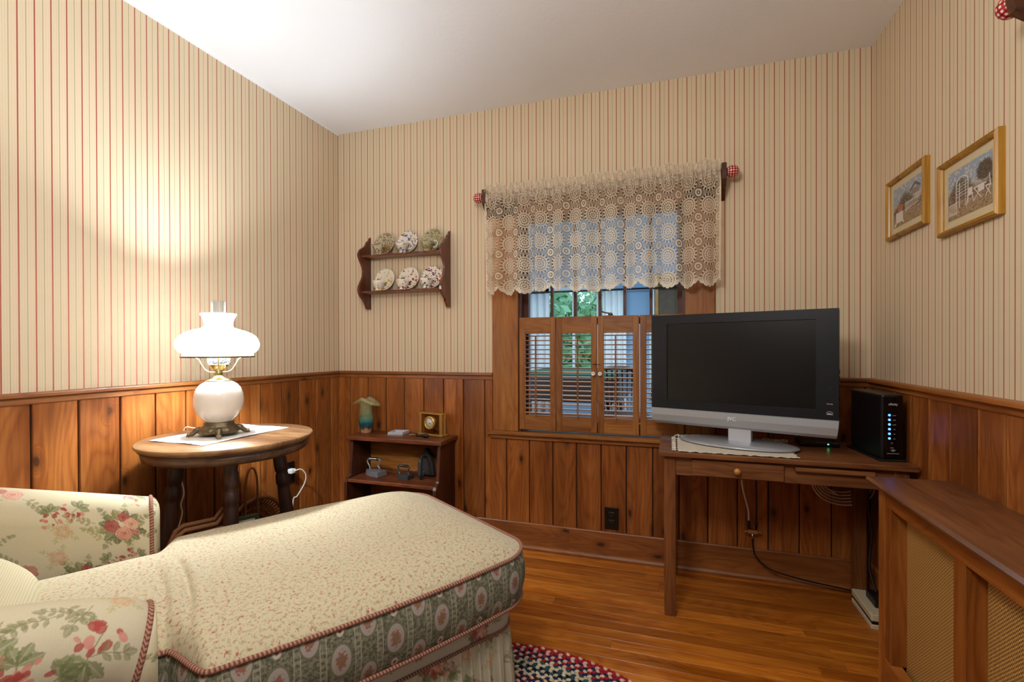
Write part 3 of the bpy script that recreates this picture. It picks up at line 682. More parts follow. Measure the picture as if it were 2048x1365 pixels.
obj('pole', MB().tube([(-.585, 0, 0), (.615, 0, 0)], .012, 10), 'rod', g)
for x0, sx in ((-.600, -1), (.605, 1)):
    br = MB().prism([(YB-2.385, .035), (-.03, .035), (-.035, -.01), (-.028, -.04), (YB-2.385-.03, -.10), (YB-2.385, -.115)], 'x', x0-.011, x0+.011)
    obj('bracket', br, 'rod', g); finial('ball_end', g, (x0+sx*.037, -.012, -.004), sx, 'x')
g = thing('curtain_rod', 'dark rod bracket with red gingham ball at the top right corner', 'curtain rod', (.785, .725, 1.918))
obj('pole', MB().tube([(0, -.66, 0), (0, .66, 0)], .012, 10), 'rod', g)
for y0, sy in ((-.64, -1), (.655, 1)):
    obj('bracket', MB().prism([(XR-.785, .035), (-.035, .035), (-.035, -.01), (-.028, -.04), (XR-.785-.02, -.10), (XR-.785, -.115)], 'y', y0-.012, y0+.012), 'rod', g)
    finial('ball_end', g, (-.01, y0+sy*.037, -.004), sy, 'y')
v = bpy.data.objects.new('lace_valance', lace_panel(.13, 1.398, 1.965, 1.925, 1.385, .806, 'y', 1, 5)); COL.objects.link(v)
tag(v, 'cream lace valance at the right edge of the photo beside the pictures', 'valance')

# ---------------------------------------------------------------- framed prints
def garden(n, m, seed, kind):
    g = np.random.default_rng(seed); U, V = np.meshgrid(np.linspace(0, 1, n), np.linspace(0, 1, m), indexing='ij')
    def blur(a, k):
        for _ in range(k):
            a = (a+np.roll(a, 1, 0)+np.roll(a, -1, 0)+np.roll(a, 1, 1)+np.roll(a, -1, 1))/5
        return a
    nz = blur(g.random((n, m)), 2); nz = (nz-nz.mean())/nz.std(); n2 = blur(g.random((n, m)), 14); n2 = (n2-n2.mean())/n2.std()
    def c(h): return np.array(lin(h))
    im = np.zeros((n, m, 3)); im[:] = c('a9a49a')
    sky = V > .62+.05*n2; im[sky] = c('8f9cae'); im[(V > .55) & (n2 > .6)] = c('b8b5ac')
    tree = (V > .3) & (V < .62+.16*np.sin(U*7+seed)+.05*nz) ; im[tree] = c('5d5648')
    tk = tree & (nz > .4); im[tk] = c('77705c'); tk = tree & (nz < -.6); im[tk] = c('3f3a36')
    gr = V < .32+.04*n2; im[gr] = c('94795a'); im[gr & (nz > .3)] = c('a8926e'); im[gr & (nz < -.7)] = c('6d5646')
    fl = (nz > 1.0) & (V < .6) & (V > .2); im[fl] = c('a07c74')
    def rect(u0, u1, v0, v1, col): im[(U > u0) & (U < u1) & (V > v0) & (V < v1)] = c(col)
    def line(u0, v0, u1, v1, w, col):
        L = math.hypot(u1-u0, v1-v0); t = ((U-u0)*(u1-u0)+(V-v0)*(v1-v0))/L/L; dd = np.abs((U-u0)*(v1-v0)-(V-v0)*(u1-u0))/L
        im[(t > 0) & (t < 1) & (dd < w)] = c(col)
    wc = 'cfc6bb'
    if kind == 0:       # picket fence, draped table, roof
        for k in range(9): line(.45+.05*k, .28+.012*k, .45+.05*k, .52, .008, wc)
        line(.42, .33, .9, .36, .008, wc); line(.42, .47, .9, .49, .008, wc)
        line(.6, .72, .78, .86, .03, '6b5a4c'); line(.78, .86, .95, .72, .03, '6b5a4c'); rect(.66, .92, .6, .74, '8a7d74')
        rect(.10, .36, .10, .36, wc); line(.1, .1, .05, .02, .03, wc); line(.35, .12, .38, .05, .02, wc)
        q = ((U-.24)**2+(V-.46)**2*1.2 < .010); im[q] = c('9a4a38'); im[q & (nz > .4)] = c('c08a50')
    else:               # rose arbour, gate, folding table and chairs
        for a in (.2, .28, .42, .48): line(a, .2, a, .70, .009, wc)
        t = (U-.34)**2/.020+(V-.68)**2/.018; im[(t > .8) & (t < 1.15) & (V > .68)] = c(wc)
        for k in range(5): line(.2, .42+.06*k, .48, .44+.06*k, .005, wc)
        for k in range(6): line(.03+.035*k, .08, .03+.035*k, .32, .006, wc)
        line(.02, .31, .26, .33, .008, wc); line(.02, .12, .26, .12, .008, wc)
        line(.60, .44, .88, .44, .014, wc); rect(.70, .84, .32, .46, wc); line(.62, .43, .78, .2, .008, wc); line(.78, .43, .62, .2, .008, wc)
        line(.46, .36, .60, .36, .014, wc); rect(.48, .58, .36, .50, wc); line(.48, .36, .44, .16, .008, wc); line(.58, .36, .6, .2, .008, wc)
        line(.86, .38, .98, .36, .012, wc); line(.96, .36, .94, .60, .01, wc); line(.86, .38, .97, .18, .008, wc); line(.97, .38, .86, .18, .008, wc)
        t = ((U-.84)**2/.03+(V-.70)**2/.035 < 1+.2*nz); im[t] = c('4a4038'); im[t & (nz > .3)] = c('6a5c4e')
    return im
def framed(yc, zc, w, h, label, kind, fw, rz=-PI/2):
    g = thing('framed_print', label, 'picture', (XR, yc, zc), rz, 'gilt-framed garden prints'); D = .022
    # local frame: x to the viewer's right, y into the wall (frame spans -D..0), z up
    mb = MB()
    prof = [(0, 0), (0, -D*.75), (fw*.25, -D), (fw*.45, -D*.85), (fw*.6, -D*.93), (fw*.85, -D*.7), (fw, -D*.45), (fw, 0)]
    c = [(-w/2, -h/2), (w/2, -h/2), (w/2, h/2), (-w/2, h/2)]; pts = []
    for k in range(4):
        sx, sz = (1, 1, -1, -1)[(k) % 4], 0
        ix = 1 if c[k][0] < 0 else -1; iz = 1 if c[k][1] < 0 else -1
        for (o_, dp) in prof: pts.append((c[k][0]+ix*o_, dp, c[k][1]+iz*o_))
    n = len(prof); f = [(k*n+i, ((k+1) % 4)*n+i, ((k+1) % 4)*n+i+1, k*n+i+1) for k in range(4) for i in range(n-1)]
    mb.add(pts, f); obj('frame', mb, 'gold', g)
    obj('mat_board', B(-w/2+fw*.8, w/2-fw*.8, -.006, -.001, -h/2+fw*.8, h/2-fw*.8), plain('cream_mat_board', 'c9b894', .8), g)
    N_, M_ = 220, int(220*h/w); iw, ih = w/2-fw-.024, h/2-fw-.024
    P = [(-iw+2*iw*i/(N_-1), -.0068, -ih+2*ih*j/(M_-1)) for i in range(N_) for j in range(M_)]
    obj('print', MB().grid(P, N_, M_), 'print', g, col=garden(N_, M_, 11+kind, kind).reshape(-1, 3)); return g
framed(2.123, 1.648, .305, .236, 'smaller gilt-framed garden print near the corner, with picket fence', 0, .018)
framed(1.737, 1.576, .300, .236, 'gilt-framed print of a white rose arbour and folding chairs, nearest the camera', 1, .018)

# ---------------------------------------------------------------- wall shelf with cups
g = thing('wall_shelf', 'dark mahogany wall shelf with scrolled sides holding six cups', 'shelf', (-1.494, YB, 1.336))
pr = [(2.455, 1.778), (2.452, 1.775), (2.440, 1.757), (2.427, 1.75), (2.416, 1.735), (2.411, 1.726), (2.395, 1.710), (2.371, 1.697), (2.354, 1.684), (2.346, 1.671), (2.338, 1.656), (2.340, 1.643), (2.349, 1.626), (2.37, 1.596), (2.381, 1.575), (2.385, 1.555), (2.381, 1.536), (2.372, 1.514), (2.355, 1.488), (2.342, 1.467), (2.337, 1.447), (2.341, 1.428), (2.354, 1.408), (2.375, 1.392), (2.391, 1.38), (2.402, 1.365), (2.409, 1.354), (2.416, 1.342), (2.424, 1.336), (2.455, 1.336)]
for x0 in (-.276, .262):
    obj('scrolled_side', MB().prism([(a-YB, b-1.336) for a, b in pr], 'x', x0, x0+.013), 'mahog_z', g)
for z0 in (1.648, 1.434):
    n = 60; o_ = []
    for i in range(n+1):
        x = -.263+.525*i/n; k = abs(((x+.263)/.525*3) % 1-.5); o_.append((x, -.088+.014*max(0, 1-(k/.33)**2)))
    o_ += [(.262, -.001), (-.263, -.001)]
    sh = obj('shelf_board', MB().prism(o_, 'z', z0-1.336-.006, z0-1.336+.006), 'mahog_x', g)
cup_prof = [(.012, 0), (.021, 0), (.022, .006), (.018, .009), (.024, .016), (.033, .030), (.037, .045), (.0395, .058), (.0380, .058), (.034, .042), (.028, .022), (.010, .012), (0, .012)]
def cup_handle(s=1):
    return MB().tube(smooth_pts([(.036*s, 0, .050), (.050*s, 0, .056), (.060*s, 0, .046), (.056*s, 0, .030), (.044*s, 0, .020), (.032*s, 0, .022)], 5), .0038, 8)
sau_prof = [(.020, .0), (.026, .0), (.028, .004), (.045, .007), (.062, .013), (.069, .017), (.0685, .0185), (.060, .0155), (.043, .0095), (.026, .006), (0, .006)]
cups = [(-1.640, 1.654, 0, 'ivory paisley', 'top left'), (-1.483, 1.654, 1, 'white and blue-flowered', 'top middle'), (-1.320, 1.654, 2, 'green chintz', 'top right'),
        (-1.648, 1.440, 3, 'white yellow-rose', 'bottom left'), (-1.483, 1.440, 4, 'white fruit-painted', 'bottom middle'), (-1.330, 1.440, 5, 'white crimson-flowered', 'bottom right')]
for x, z, i, nm, pl in cups:
    top = i < 3; R_ = 1.0 if top else .96
    flut = (lambda a, z_: 1+.018*math.cos(a*16)) if i == 1 else None
    s_ = obj('saucer', MB().lathe(sau_prof, n=40, mod=flut), 'china%d' % i, loc=(x+(.0 if top else .008), 2.437, z+.068), rot=(PI/2-.24, 0, 0)); tag(s_, nm+' saucer leaning on the wall, '+pl+' of the wall shelf', 'saucer', 'saucers on the wall shelf')
    c_ = thing('teacup', nm+' teacup in front of its saucer, '+pl+' of the wall shelf', 'teacup', (x-.012, 2.392, z+(.004 if top else .001)), .25, 'teacups on the wall shelf')
    if top: c_.rotation_euler = (.30, 0, .25)
    obj('bowl', MB().lathe(cup_prof, n=32, mod=flut), 'china%d' % i, c_); obj('handle', cup_handle(), 'ceramic' if i else 'gold', c_)

# ---------------------------------------------------------------- small dark stand with irons
g = thing('book_stand', 'small dark wooden shelf stand against the panelled wall', 'shelf', (-1.472, 2.34, 0))
obj('top', B(-.304, .304, -.106, .098, .578, .600, .003), 'dark_x', g)
sp = [(-.078, .578), (-.098, .385), (-.102, .375), (-.128, .362), (-.136, .345), (-.138, .0), (.095, 0), (.095, .578)]
for x0 in (-.288, .268): obj('side_panel', MB().prism(sp, 'x', x0, x0+.018), 'shaded_z', g)
obj('back_panel', B(-.270, .268, .083, .094, .02, .578), 'standback', g)
obj('shelf_board', B(-.270, .268, -.128, .083, .345, .363, .002), 'dark_x', g); obj('shelf_board', B(-.270, .268, -.128, .083, .10, .118, .002), 'dark_x', g)
obj('back_ledge', B(-.270, .268, .068, .083, .363, .378), 'dark_x', g)
# glass vase
n = 48; prof = [(.031, 0), (.033, .01), (.034, .03), (.039, .045), (.043, .07), (.042, .10), (.038, .135), (.040, .165), (.058, .188), (.082, .190), (.094, .178), (.096, .172)]
mb = MB(); pts = []
for (r_, z) in prof:
    for k in range(n):
        a = 2*PI*k/n; q = r_; zz = z
        if z > .14:
            e = min(1, (z-.14)/.05)*1.0 if r_ < .06 else 1; q = r_*(1-e*.52*abs(math.sin(a))); zz = z+.020*e*math.sin(a)**2-.010*e*abs(math.cos(a))
        pts.append((q*math.cos(a), q*math.sin(a)*.95, zz))
f = [(i*n+k, i*n+(k+1) % n, (i+1)*n+(k+1) % n, (i+1)*n+k) for i in range(len(prof)-1) for k in range(n)]+[tuple(range(n))[::-1]]
mb.add(pts, f, True); v = obj('glass_vase', mb, 'vase', loc=(-1.722, 2.352, .6005)); v.modifiers.new('thick', 'SOLIDIFY').thickness = .004
tag(v, 'blown glass vase with flared rim, teal at the foot, on the stand', 'vase')
# pewter tray
g = thing('small_tray', 'small square pewter dish on top of the stand', 'dish', (-1.515, 2.372, .6005), .10)
obj('plate', B(-.046, .046, -.045, .045, 0, .004), 'silverlight', g); mb = MB()
for a in ((-.046, .046, -.045, -.036), (-.046, .046, .036, .045), (-.046, -.037, -.036, .036), (.037, .046, -.036, .036)): mb.box(*a, 0, .017, .001)
obj('rim', mb, 'silverlight', g)
# awl tool
g = thing('hand_tool', 'small tool with black turned handle lying on the stand', 'tool', (-1.362, 2.312, .6125), -.06)
obj('handle', MB().lathe([(.004, 0), (.009, .004), (.0085, .012), (.0065, .02), (.0075, .035), (.0115, .055), (.0115, .068), (.007, .078), (0, .080)][::1], n=14, ax='x'), 'black', g)
obj('blade', MB().tube([(-.004, 0, 0), (-.02, 0, .002), (-.052, 0, -.003)], [.004, .005, .0015], 8), 'iron_light', g)
# brass clock
g = thing('desk_clock', 'brass carriage-style clock with round white dial on the stand', 'clock', (-1.308, 2.397, .6005), -.22)
W_, H_, D_ = .172, .128, .045
obj('base', B(-W_/2-.004, W_/2+.004, -D_/2-.004, D_/2+.004, 0, .010, .0015), 'brass', g); obj('top', B(-W_/2, W_/2, -D_/2, D_/2, H_-.006, H_, .001), 'brass', g)
for sx in (-1, 1):
    for k in (0, 1): obj('column', B(sx*(W_/2-.010)-.009, sx*(W_/2-.010)+.009, -D_/2+k*.028, -D_/2+.012+k*.028, .010, H_-.006, .002), 'brass', g)
obj('glass', B(-W_/2+.02, W_/2-.02, -D_/2+.004, -D_/2+.006, .010, H_-.006), 'smoke', g)
obj('back_plate', B(-W_/2+.02, W_/2-.02, D_/2-.006, D_/2-.003, .010, H_-.006), plain('bronze_mirror', '8a6236', .35, .2), g)
def ylathe(prof, c, n=32):           # lathe along -y (towards the viewer)
    m = MB().lathe(prof, n=n, ax='y'); m.v = [(a+c[0], -b+c[1], e+c[2]) for a, b, e in m.v]; m.f = [q[::-1] for q in m.f]; return m
dz = .074; bz = obj('bezel', ylathe([(.036, -.02), (.038, .004), (.036, .010), (.031, .010), (.029, .006), (.029, .0)], (0, -D_/2, dz)), 'brass', g)
dl = obj('dial', ylathe([(.0295, .0), (.0295, .004), (0, .004)], (0, -D_/2, dz)), 'ceramic', g)
nm = MB()
for k in range(12):
    a = k*PI/6; x, z = .023*math.sin(a), dz+.023*math.cos(a); nm.box(x-.0011, x+.0011, -D_/2-.0049, -D_/2-.004, z-.003, z+.003)
obj('numerals', nm, 'black', dl)
obj('hour_hand', MB().tube([(0, -D_/2-.0065, dz), (.010, -D_/2-.0065, dz-.003)], .0013, 6), 'black', dl); obj('minute_hand', MB().tube([(0, -D_/2-.0075, dz), (.018, -D_/2-.0075, dz-.006)], .001, 6), 'black', dl)
obj('pendulum', MB().lathe([(0, -.008), (.008, 0), (.010, .005), (.006, .011), (0, .012)], (.02, -.006, .022), 14), 'black', g)
# flat irons
def iron_base(L_, W_, H_, top=.9):
    n = 15; o1 = []
    for i in range(n+1):
        f = i/n; o1.append((-L_/2+L_*f, W_/2*(1-f**2.2)**.62 if f < 1 else 0))
    pts = o1+[(x, -y) for x, y in o1[::-1][1:-1]]+[(-L_/2, -W_/2)]
    mb = MB(); k = len(pts)
    for (z, s) in ((0, .97), (.004, 1), (H_*.8, top+.04), (H_, top), (H_+.001, .0)): mb.add([(x*s, y*s, z) for x, y in pts], [])
    for a in range(4):
        for i in range(k): mb.f.append((a*k+i, a*k+(i+1) % k, (a+1)*k+(i+1) % k, (a+1)*k+i)); mb.sm.append(False); mb.mi.append(0)
    mb.f.append(tuple(range(k))[::-1]); mb.sm.append(False); mb.mi.append(0); return mb
zs = .3635
g = thing('flat_iron', 'silvery flat iron with a coiled spring handle, left on the stand shelf', 'iron', (-1.645, 2.318, zs), PI*.94, 'flat irons on the stand')
obj('sole', iron_base(.132, .072, .030), 'iron_light', g)
obj('handle', MB().tube(smooth_pts([(-.04, 0, .03), (-.045, 0, .045), (-.032, 0, .060), (-.05, 0, .085), (-.035, 0, .098), (.03, 0, .094), (.052, 0, .078), (.036, 0, .05), (.03, 0, .03)], 6), .0042, 8), 'iron_light', g)
obj('spring_grip', MB().tube([(-.030+.064*k/180, .0085*math.cos(k*.7), .0965-.003*k/180+.0085*math.sin(k*.7)) for k in range(181)], .0016, 5), 'chrome', g)
g = thing('flat_iron', 'small rounded grey flat iron in the middle of the stand shelf', 'iron', (-1.447, 2.316, zs), PI*.97, 'flat irons on the stand')
obj('sole', iron_base(.098, .060, .024, .95), 'iron', g)
obj('handle', MB().tube([(-.032, 0, .02), (-.030, 0, .045), (-.038, 0, .062), (-.034, 0, .070), (.034, 0, .070), (.040, 0, .062), (.036, 0, .045), (.028, 0, .02)], .005, 8), 'iron', g)
obj('grip', MB().tube([(-.026, 0, .070), (.026, 0, .070)], .008, 10), 'iron', g)
g = thing('flat_iron', 'large black flat iron standing on its heel at the right', 'iron', (-1.337, 2.365, zs+.003), 0, 'flat irons on the stand')
ib = iron_base(.165, .096, .030, .9); ib.v = [(-y, -z*.95+.035-(x)*.10, x+.083) for x, y, z in ib.v]; ib.f = [q for q in ib.f]
obj('sole', ib, 'iron', g)
obj('handle', MB().tube(smooth_pts([(0, 0, .115), (0, -.030, .122), (0, -.055, .105), (0, -.060, .06), (0, -.062, .02), (0, -.045, .006), (0, -.01, .035)], 6), [.008]*12+[.0125]*12+[.008]*13, 10), 'iron', g)
#@@FURN
# ---------------------------------------------------------------- round lamp table
TZ = .760
g = thing('side_table', 'round dark wooden lamp table with worn top and four turned splayed legs', 'table', (-1.645, 1.396, 0))
R_ = .2945
obj('tabletop', MB().lathe([(R_-.05, TZ-.022), (R_-.012, TZ-.021), (R_-.001, TZ-.010), (R_, TZ-.005), (R_-.003, TZ), (0, TZ)], n=72), 'tabletop', g)
obj('rim', MB().lathe([(R_-.07, TZ-.062), (R_-.034, TZ-.062), (R_-.022, TZ-.054), (R_-.018, TZ-.034), (R_-.024, TZ-.029), (R_-.014, TZ-.024), (R_-.010, TZ-.0225), (R_-.06, TZ-.0225)], n=72), 'tableedge', g)
lp = [(0, .023), (.03, .024), (.045, .0205), (.055, .024), (.085, .025), (.11, .023), (.118, .0195), (.128, .0235), (.15, .0255), (.165, .0255), (.172, .0215), (.185, .0225), (.3, .0255), (.42, .0265), (.52, .023), (.535, .0255), (.55, .0205), (.60, .0235), (.68, .018), (.74, .014)]
LG = None
for k, a in enumerate((-40, 50, 140, 230)):
    a = math.radians(a); t0 = Vector((.165*math.cos(a), .165*math.sin(a), TZ-.055)); t1 = Vector((.245*math.cos(a), .245*math.sin(a), 0)); Lg = (t1-t0).length
    mb = MB().lathe([(r_*1.0, -min(z, Lg/1.0)*Lg/.74) for z, r_ in lp][::-1], n=20)
    q = (t1-t0).to_track_quat('-Z', 'Y'); mb.v = [tuple(q @ Vector(p)+t0) for p in mb.v]; obj('leg', mb, 'tableleg', g)
obj('underframe', MB().lathe([(0, TZ-.068), (.22, TZ-.068), (.225, TZ-.060), (0, TZ-.060)], n=40), 'tableleg', g)
# doily
n = 40; m = 30; pts = []
for i in range(n):
    for j in range(m):
        u_, v_ = i/(n-1), j/(m-1); x = -1.835+.272*u_; y = 1.222+.385*v_+.006*math.sin(u_*9)*(v_-.5); e = min(u_, 1-u_, v_, 1-v_)
        pts.append((x+.0025*math.sin(v_*60)*(e < .01), y+.0025*math.sin(u_*50)*(e < .01), TZ+.0018+.0012*math.sin(u_*11+v_*7)+.0012))
v = obj('table_runner', MB().grid(pts, n, m), 'doily'); v.modifiers.new('thick', 'SOLIDIFY').thickness = .0012; tag(v, 'white cotton mat under the lamp on the round table', 'mat')

# ---------------------------------------------------------------- lamp
g = thing('table_lamp', 'milk-glass hurricane table lamp with lit shade and bronze foot', 'lamp', (LAMP[0], LAMP[1], TZ+.0035))
Z0 = TZ+.0035
def Zr(*p): return [(r_, z-Z0) for r_, z in p]
foot = MB().lathe(Zr((.030, .776), (.066, .774), (.071, .780), (.070, .790), (.060, .798), (.052, .806), (.054, .813), (.049, .818), (.030, .818)), n=64, mod=lambda a, z: 1+.05*math.cos(a*4)+.03*math.sin(a*20)*(z < .04))
obj('foot', foot, 'bronze', g)
for k in range(4):
    a = math.radians(-40+90*k); c, s_ = math.cos(a), math.sin(a)
    mb = MB().tube([(q*c, q*s_, z) for q, z in smooth_pts([(.055, .022), (.074, .020), (.086, .010), (.095, .0075), (.103, .010)], 4) for q, z in [(q, z)]] if False else [(p[0]*c, p[0]*s_, p[1]) for p in smooth_pts([(.050, .024, 0), (.070, .024, 0), (.084, .013, 0), (.094, .0085, 0), (.103, .010, 0)], 4)], [.012]*6+[.009]*5+[.0078]*6, 10)
    obj('claw', mb, 'bronze', g)
obj('glass_globe', MB().lathe(Zr((.047, .817), (.048, .825), (.056, .831), (.068, .844), (.078, .863), (.0835, .886), (.0845, .904), (.082, .924), (.074, .947), (.062, .962), (.050, .970), (.042, .975)), n=64), 'opal', g)
obj('brass_collar', MB().lathe(Zr((.044, .972), (.044, .977), (.036, .980), (.022, .986), (.016, .993), (.013, 1.004), (.018, 1.007), (.012, 1.010), (.022, 1.020), (.033, 1.036), (.034, 1.041), (.0, 1.041)), n=40), 'palebrass', g)
obj('switch_key', MB().tube([(.018, 0, 1.022-Z0), (.045, -.012, 1.030-Z0), (.050, -.016, 1.036-Z0), (.058, -.018, 1.030-Z0), (.050, -.016, 1.024-Z0), (.045, -.012, 1.030-Z0)], .0022, 6), 'brass', g)
hob = MB().lathe(Zr((.033, 1.041), (.036, 1.046), (.036, 1.10), (.028, 1.14), (.0245, 1.19), (.0245, 1.288)), n=40, cap=False)
ch = obj('glass_chimney', hob, 'chimney', g)
hm = MB(); bm = bmesh.new(); bmesh.ops.create_icosphere(bm, subdivisions=1, radius=.0042); bv = [w.co[:] for w in bm.verts]; bf = [[w.index for w in f.verts] for f in bm.faces]; bm.free()
for j in range(5):
    for k in range(20):
        a = 2*PI*(k+.5*(j % 2))/20; hm.add([(p[0]+.0365*math.cos(a), p[1]+.0365*math.sin(a), p[2]+1.048+j*.0105-Z0) for p in bv], bf, True)
obj('hobnails', hm, 'chimney', ch)
obj('socket', MB().lathe(Zr((.020, 1.036), (.021, 1.048), (.017, 1.052), (.017, 1.080), (.0, 1.082)), n=24), 'iron', g)
for k in range(3):
    a = math.radians(20+120*k+60); c, s_ = math.cos(a), math.sin(a)
    P = smooth_pts([(.012, 0, 1.008-Z0), (.030, 0, 1.008-Z0), (.050, 0, 1.016-Z0), (.066, 0, 1.038-Z0), (.080, 0, 1.060-Z0), (.112, 0, 1.069-Z0)], 5)
    obj('shade_arm', MB().tube([(p[0]*c, p[0]*s_, p[2]) for p in P], .0023, 8), 'palebrass', g)
obj('light_baffle', MB().lathe(Zr((.008, 1.080), (.028, 1.083), (.029, 1.087), (.008, 1.092), (0, 1.092)), n=32), 'iron', g)  # added disc under the bulb, keeps its light off globe and table
obj('shade_ring', MB().lathe(Zr((.114, 1.066), (.123, 1.066), (.124, 1.071), (.118, 1.074), (.114, 1.072), (.114, 1.066)), n=64, cap=False), 'bronze', g)
def lobes(a, z):
    zz = z+Z0; w = max(0, 1-abs(zz-1.118)/.05); return 1+.022*w*(abs(math.sin(a*6))-.4)
sh = MB().lathe(Zr((.1175, 1.073), (.1175, 1.083), (.124, 1.086), (.133, 1.096), (.1375, 1.110), (.1375, 1.122), (.132, 1.137), (.125, 1.150), (.112, 1.160), (.090, 1.170), (.066, 1.177), (.050, 1.183), (.0465, 1.190), (.048, 1.205), (.054, 1.222), (.061, 1.234), (.0595, 1.2365)), n=144, mod=lobes, cap=False)
s_o = obj('lamp_shade', sh, 'shade', g); s_o.visible_shadow = True
def arch(mb):
    for k in range(12):
        a0 = 2*PI*(k+.5)/12
        P = []
        for q in range(13):
            f = q/12-.5; z = 1.092+.055*(1-(abs(f)*2)**2.2) if True else 0; a = a0+f*2*PI/12*.82
            rr = float(np.interp(z, [1.083, 1.096, 1.110, 1.122, 1.137, 1.150], [.1175, .1335, .1385, .1385, .133, .126]))+.001; P.append((rr*math.cos(a), rr*math.sin(a), z-Z0))
        mb.tube(P, .0016, 5)
    return mb
obj('arch_relief', arch(MB()), 'shade', s_o)

# wall outlet, plug and cords by the table -------------------------------
def outlet(name_lab, loc, rz, mat='print_black'):
    g = thing('wall_outlet', name_lab, 'outlet', loc, rz)
    obj('cover_plate', B(-.036, .036, -.006, 0, -.057, .057, .002), mat, g)
    for dz_ in (-.02, .02):
        f = obj('socket', B(-.0165, .0165, -.0085, -.005, dz_-.014, dz_+.014, .003), mat, g); q = MB()
        q.box(-.0075, -.0055, -.0089, -.008, dz_-.002, dz_+.007); q.box(.0055, .0075, -.0089, -.008, dz_-.002, dz_+.007); q.lathe([(.0022, -.0089), (.0022, -.008)], (0, 0, dz_-.007), 8, ax='y')
        obj('slots', q, 'bronze', f)
    return g
outlet('black double wall outlet below the back window', (-.297, YB-BT, .215), 0)
outlet('black wall outlet on the left wall behind the lamp table', (XL+BT, 2.035, .425), PI/2)
g = thing('power_plug', 'white plug and hanging cord in the left wall outlet', 'plug', (XL+.03, 2.035, .435))
obj('plug_body', B(-.012, .018, -.016, .016, -.012, .012, .004), 'white', g)
obj('cord', MB().tube(smooth_pts([(.018, 0, 0), (.035, .03, .005), (.045, .055, -.03), (.04, .05, -.08), (.02, .02, -.14), (.01, .0, -.17), (.01, -.01, -.42)], 6), .0035, 6), 'whitecable', g)
o = obj('lamp_cord', MB().tube(smooth_pts([(-1.745, 1.40, TZ+.008), (-1.80, 1.41, TZ+.008), (-1.86, 1.43, TZ+.009), (-1.905, 1.44, TZ+.010), (-1.945, 1.44, TZ+.006), (-1.955, 1.43, .70), (-1.92, 1.40, .60), (-1.88, 1.386, .52), (-1.88, 1.374, .474), (-1.88, 1.378, .432), (-1.88, 1.349, .343), (-1.88, 1.341, .306), (-1.87, 1.335, .16), (-1.85, 1.33, .01)], 6), .0028, 6), 'whitecable'); tag(o, 'thin white lamp cord running off the round table to the floor', 'cord')

# baskets and a frame behind the chaise ---------------------------------
g = thing('wicker_basket', 'round fan-woven wicker basket standing against the left wall', 'basket', (-1.935, 1.765, .0)); rr = .178; zc_ = .195
P = [(.012, rr*math.cos(a), zc_+rr*math.sin(a)) for a in np.linspace(0, 2*PI, 49)[:-1]]
obj('rim', MB().tube(P, .009, 8, closed=True), 'wicker', g); mb = MB()
for k in range(56):
    a = 2*PI*k/56; mb.tube([(-.02, .02*math.cos(a), zc_+.02*math.sin(a)), (-.025, rr*.6*math.cos(a), zc_+rr*.6*math.sin(a)), (.008, rr*math.cos(a), zc_+rr*math.sin(a))], .0042, 5)
obj('spokes', mb, 'wicker', g); mb = MB()
for q in (.25, .4, .55, .7, .85): mb.tube([(-.014, rr*q*math.cos(a), zc_+rr*q*math.sin(a)) for a in np.linspace(0, 2*PI, 33)[:-1]], .004, 5, closed=True)
obj('weave', mb, 'wicker', g)
P = smooth_pts([(.04, -.12, .150), (.05, -.05, .175), (.05, .02, .150), (.05, .09, .105), (.05, .14, .04)], 10)
obj('twisted_handle', MB().tube([(p[0]+.006*math.cos(k*1.3), p[1], p[2]+.006*math.sin(k*1.3)) for k, p in enumerate(P)], .007, 6), 'wicker', g)
g = thing('wicker_basket', 'wicker basket with a tall thin arched handle in the left corner', 'basket', (-1.93, 1.73, .0)); g.location.x = -1.905
mb = MB()
for j in range(9): mb.tube([((.045+.002*j)*math.cos(a), (.045+.002*j)*math.sin(a), .01+.024*j) for a in np.linspace(0, 2*PI, 25)[:-1]], .012, 6, closed=True)
obj('basket_body', mb, 'wicker', g); obj('arched_handle', MB().tube(smooth_pts([(0, -.036, .2), (0, -.036, .44), (0, -.024, .51), (0, -.003, .532), (0, .018, .51), (0, .03, .44), (0, .032, .2)], 6), .005, 7), 'wicker', g)
g = thing('magazine_rack', 'rattan magazine rack with a pointed end standing between the chaise and table', 'rack', (-1.60, 1.22, 0))
def rk(P, dx=0, dy=0): return [(x+1.60+dx, y-1.22+dy, z) for x, y, z in P]
P = [(-1.665, 1.120, .0), (-1.640, 1.160, .40), (-1.628, 1.178, .452), (-1.618, 1.196, .466), (-1.568, 1.276, .468), (-1.553, 1.300, .503)]
obj('front_rail', MB().tube(rk(P), .0085, 8), 'wicker', g); obj('rear_rail', MB().tube(rk(P, -.05, .03), .0085, 8), 'wicker', g)
obj('inner_rail', MB().tube(rk([(-1.640, 1.150, .40), (-1.615, 1.190, .438), (-1.568, 1.268, .450), (-1.553, 1.296, .452)]), .006, 8), 'wicker', g)
obj('end_post', MB().tube(rk([(-1.553, 1.300, .506), (-1.553, 1.300, .0)]), .0075, 8), 'wicker', g)
obj('slung_panel', B(-.052, .040, -.02, .0, .04, .40), 'wicker', g).rotation_euler = (0, 0, 1.0)
g = thing('photo_frame', 'small photo frame with dark green border on a wicker hamper below the table', 'picture', (-1.615, 1.415, .30), 1.05)
obj('frame', MB().box(-.06, .06, -.006, .006, 0, .012).box(-.06, .06, -.006, .006, .126, .138).box(-.06, -.048, -.006, .006, .012, .126).box(.048, .06, -.006, .006, .012, .126), plain('green_frame', '2c3624', .4), g)
obj('picture_sheet', B(-.05, .05, -.002, .002, .01, .13), plain('faded_photo', 'b3ac96', .5, 0, .3, 20), g)
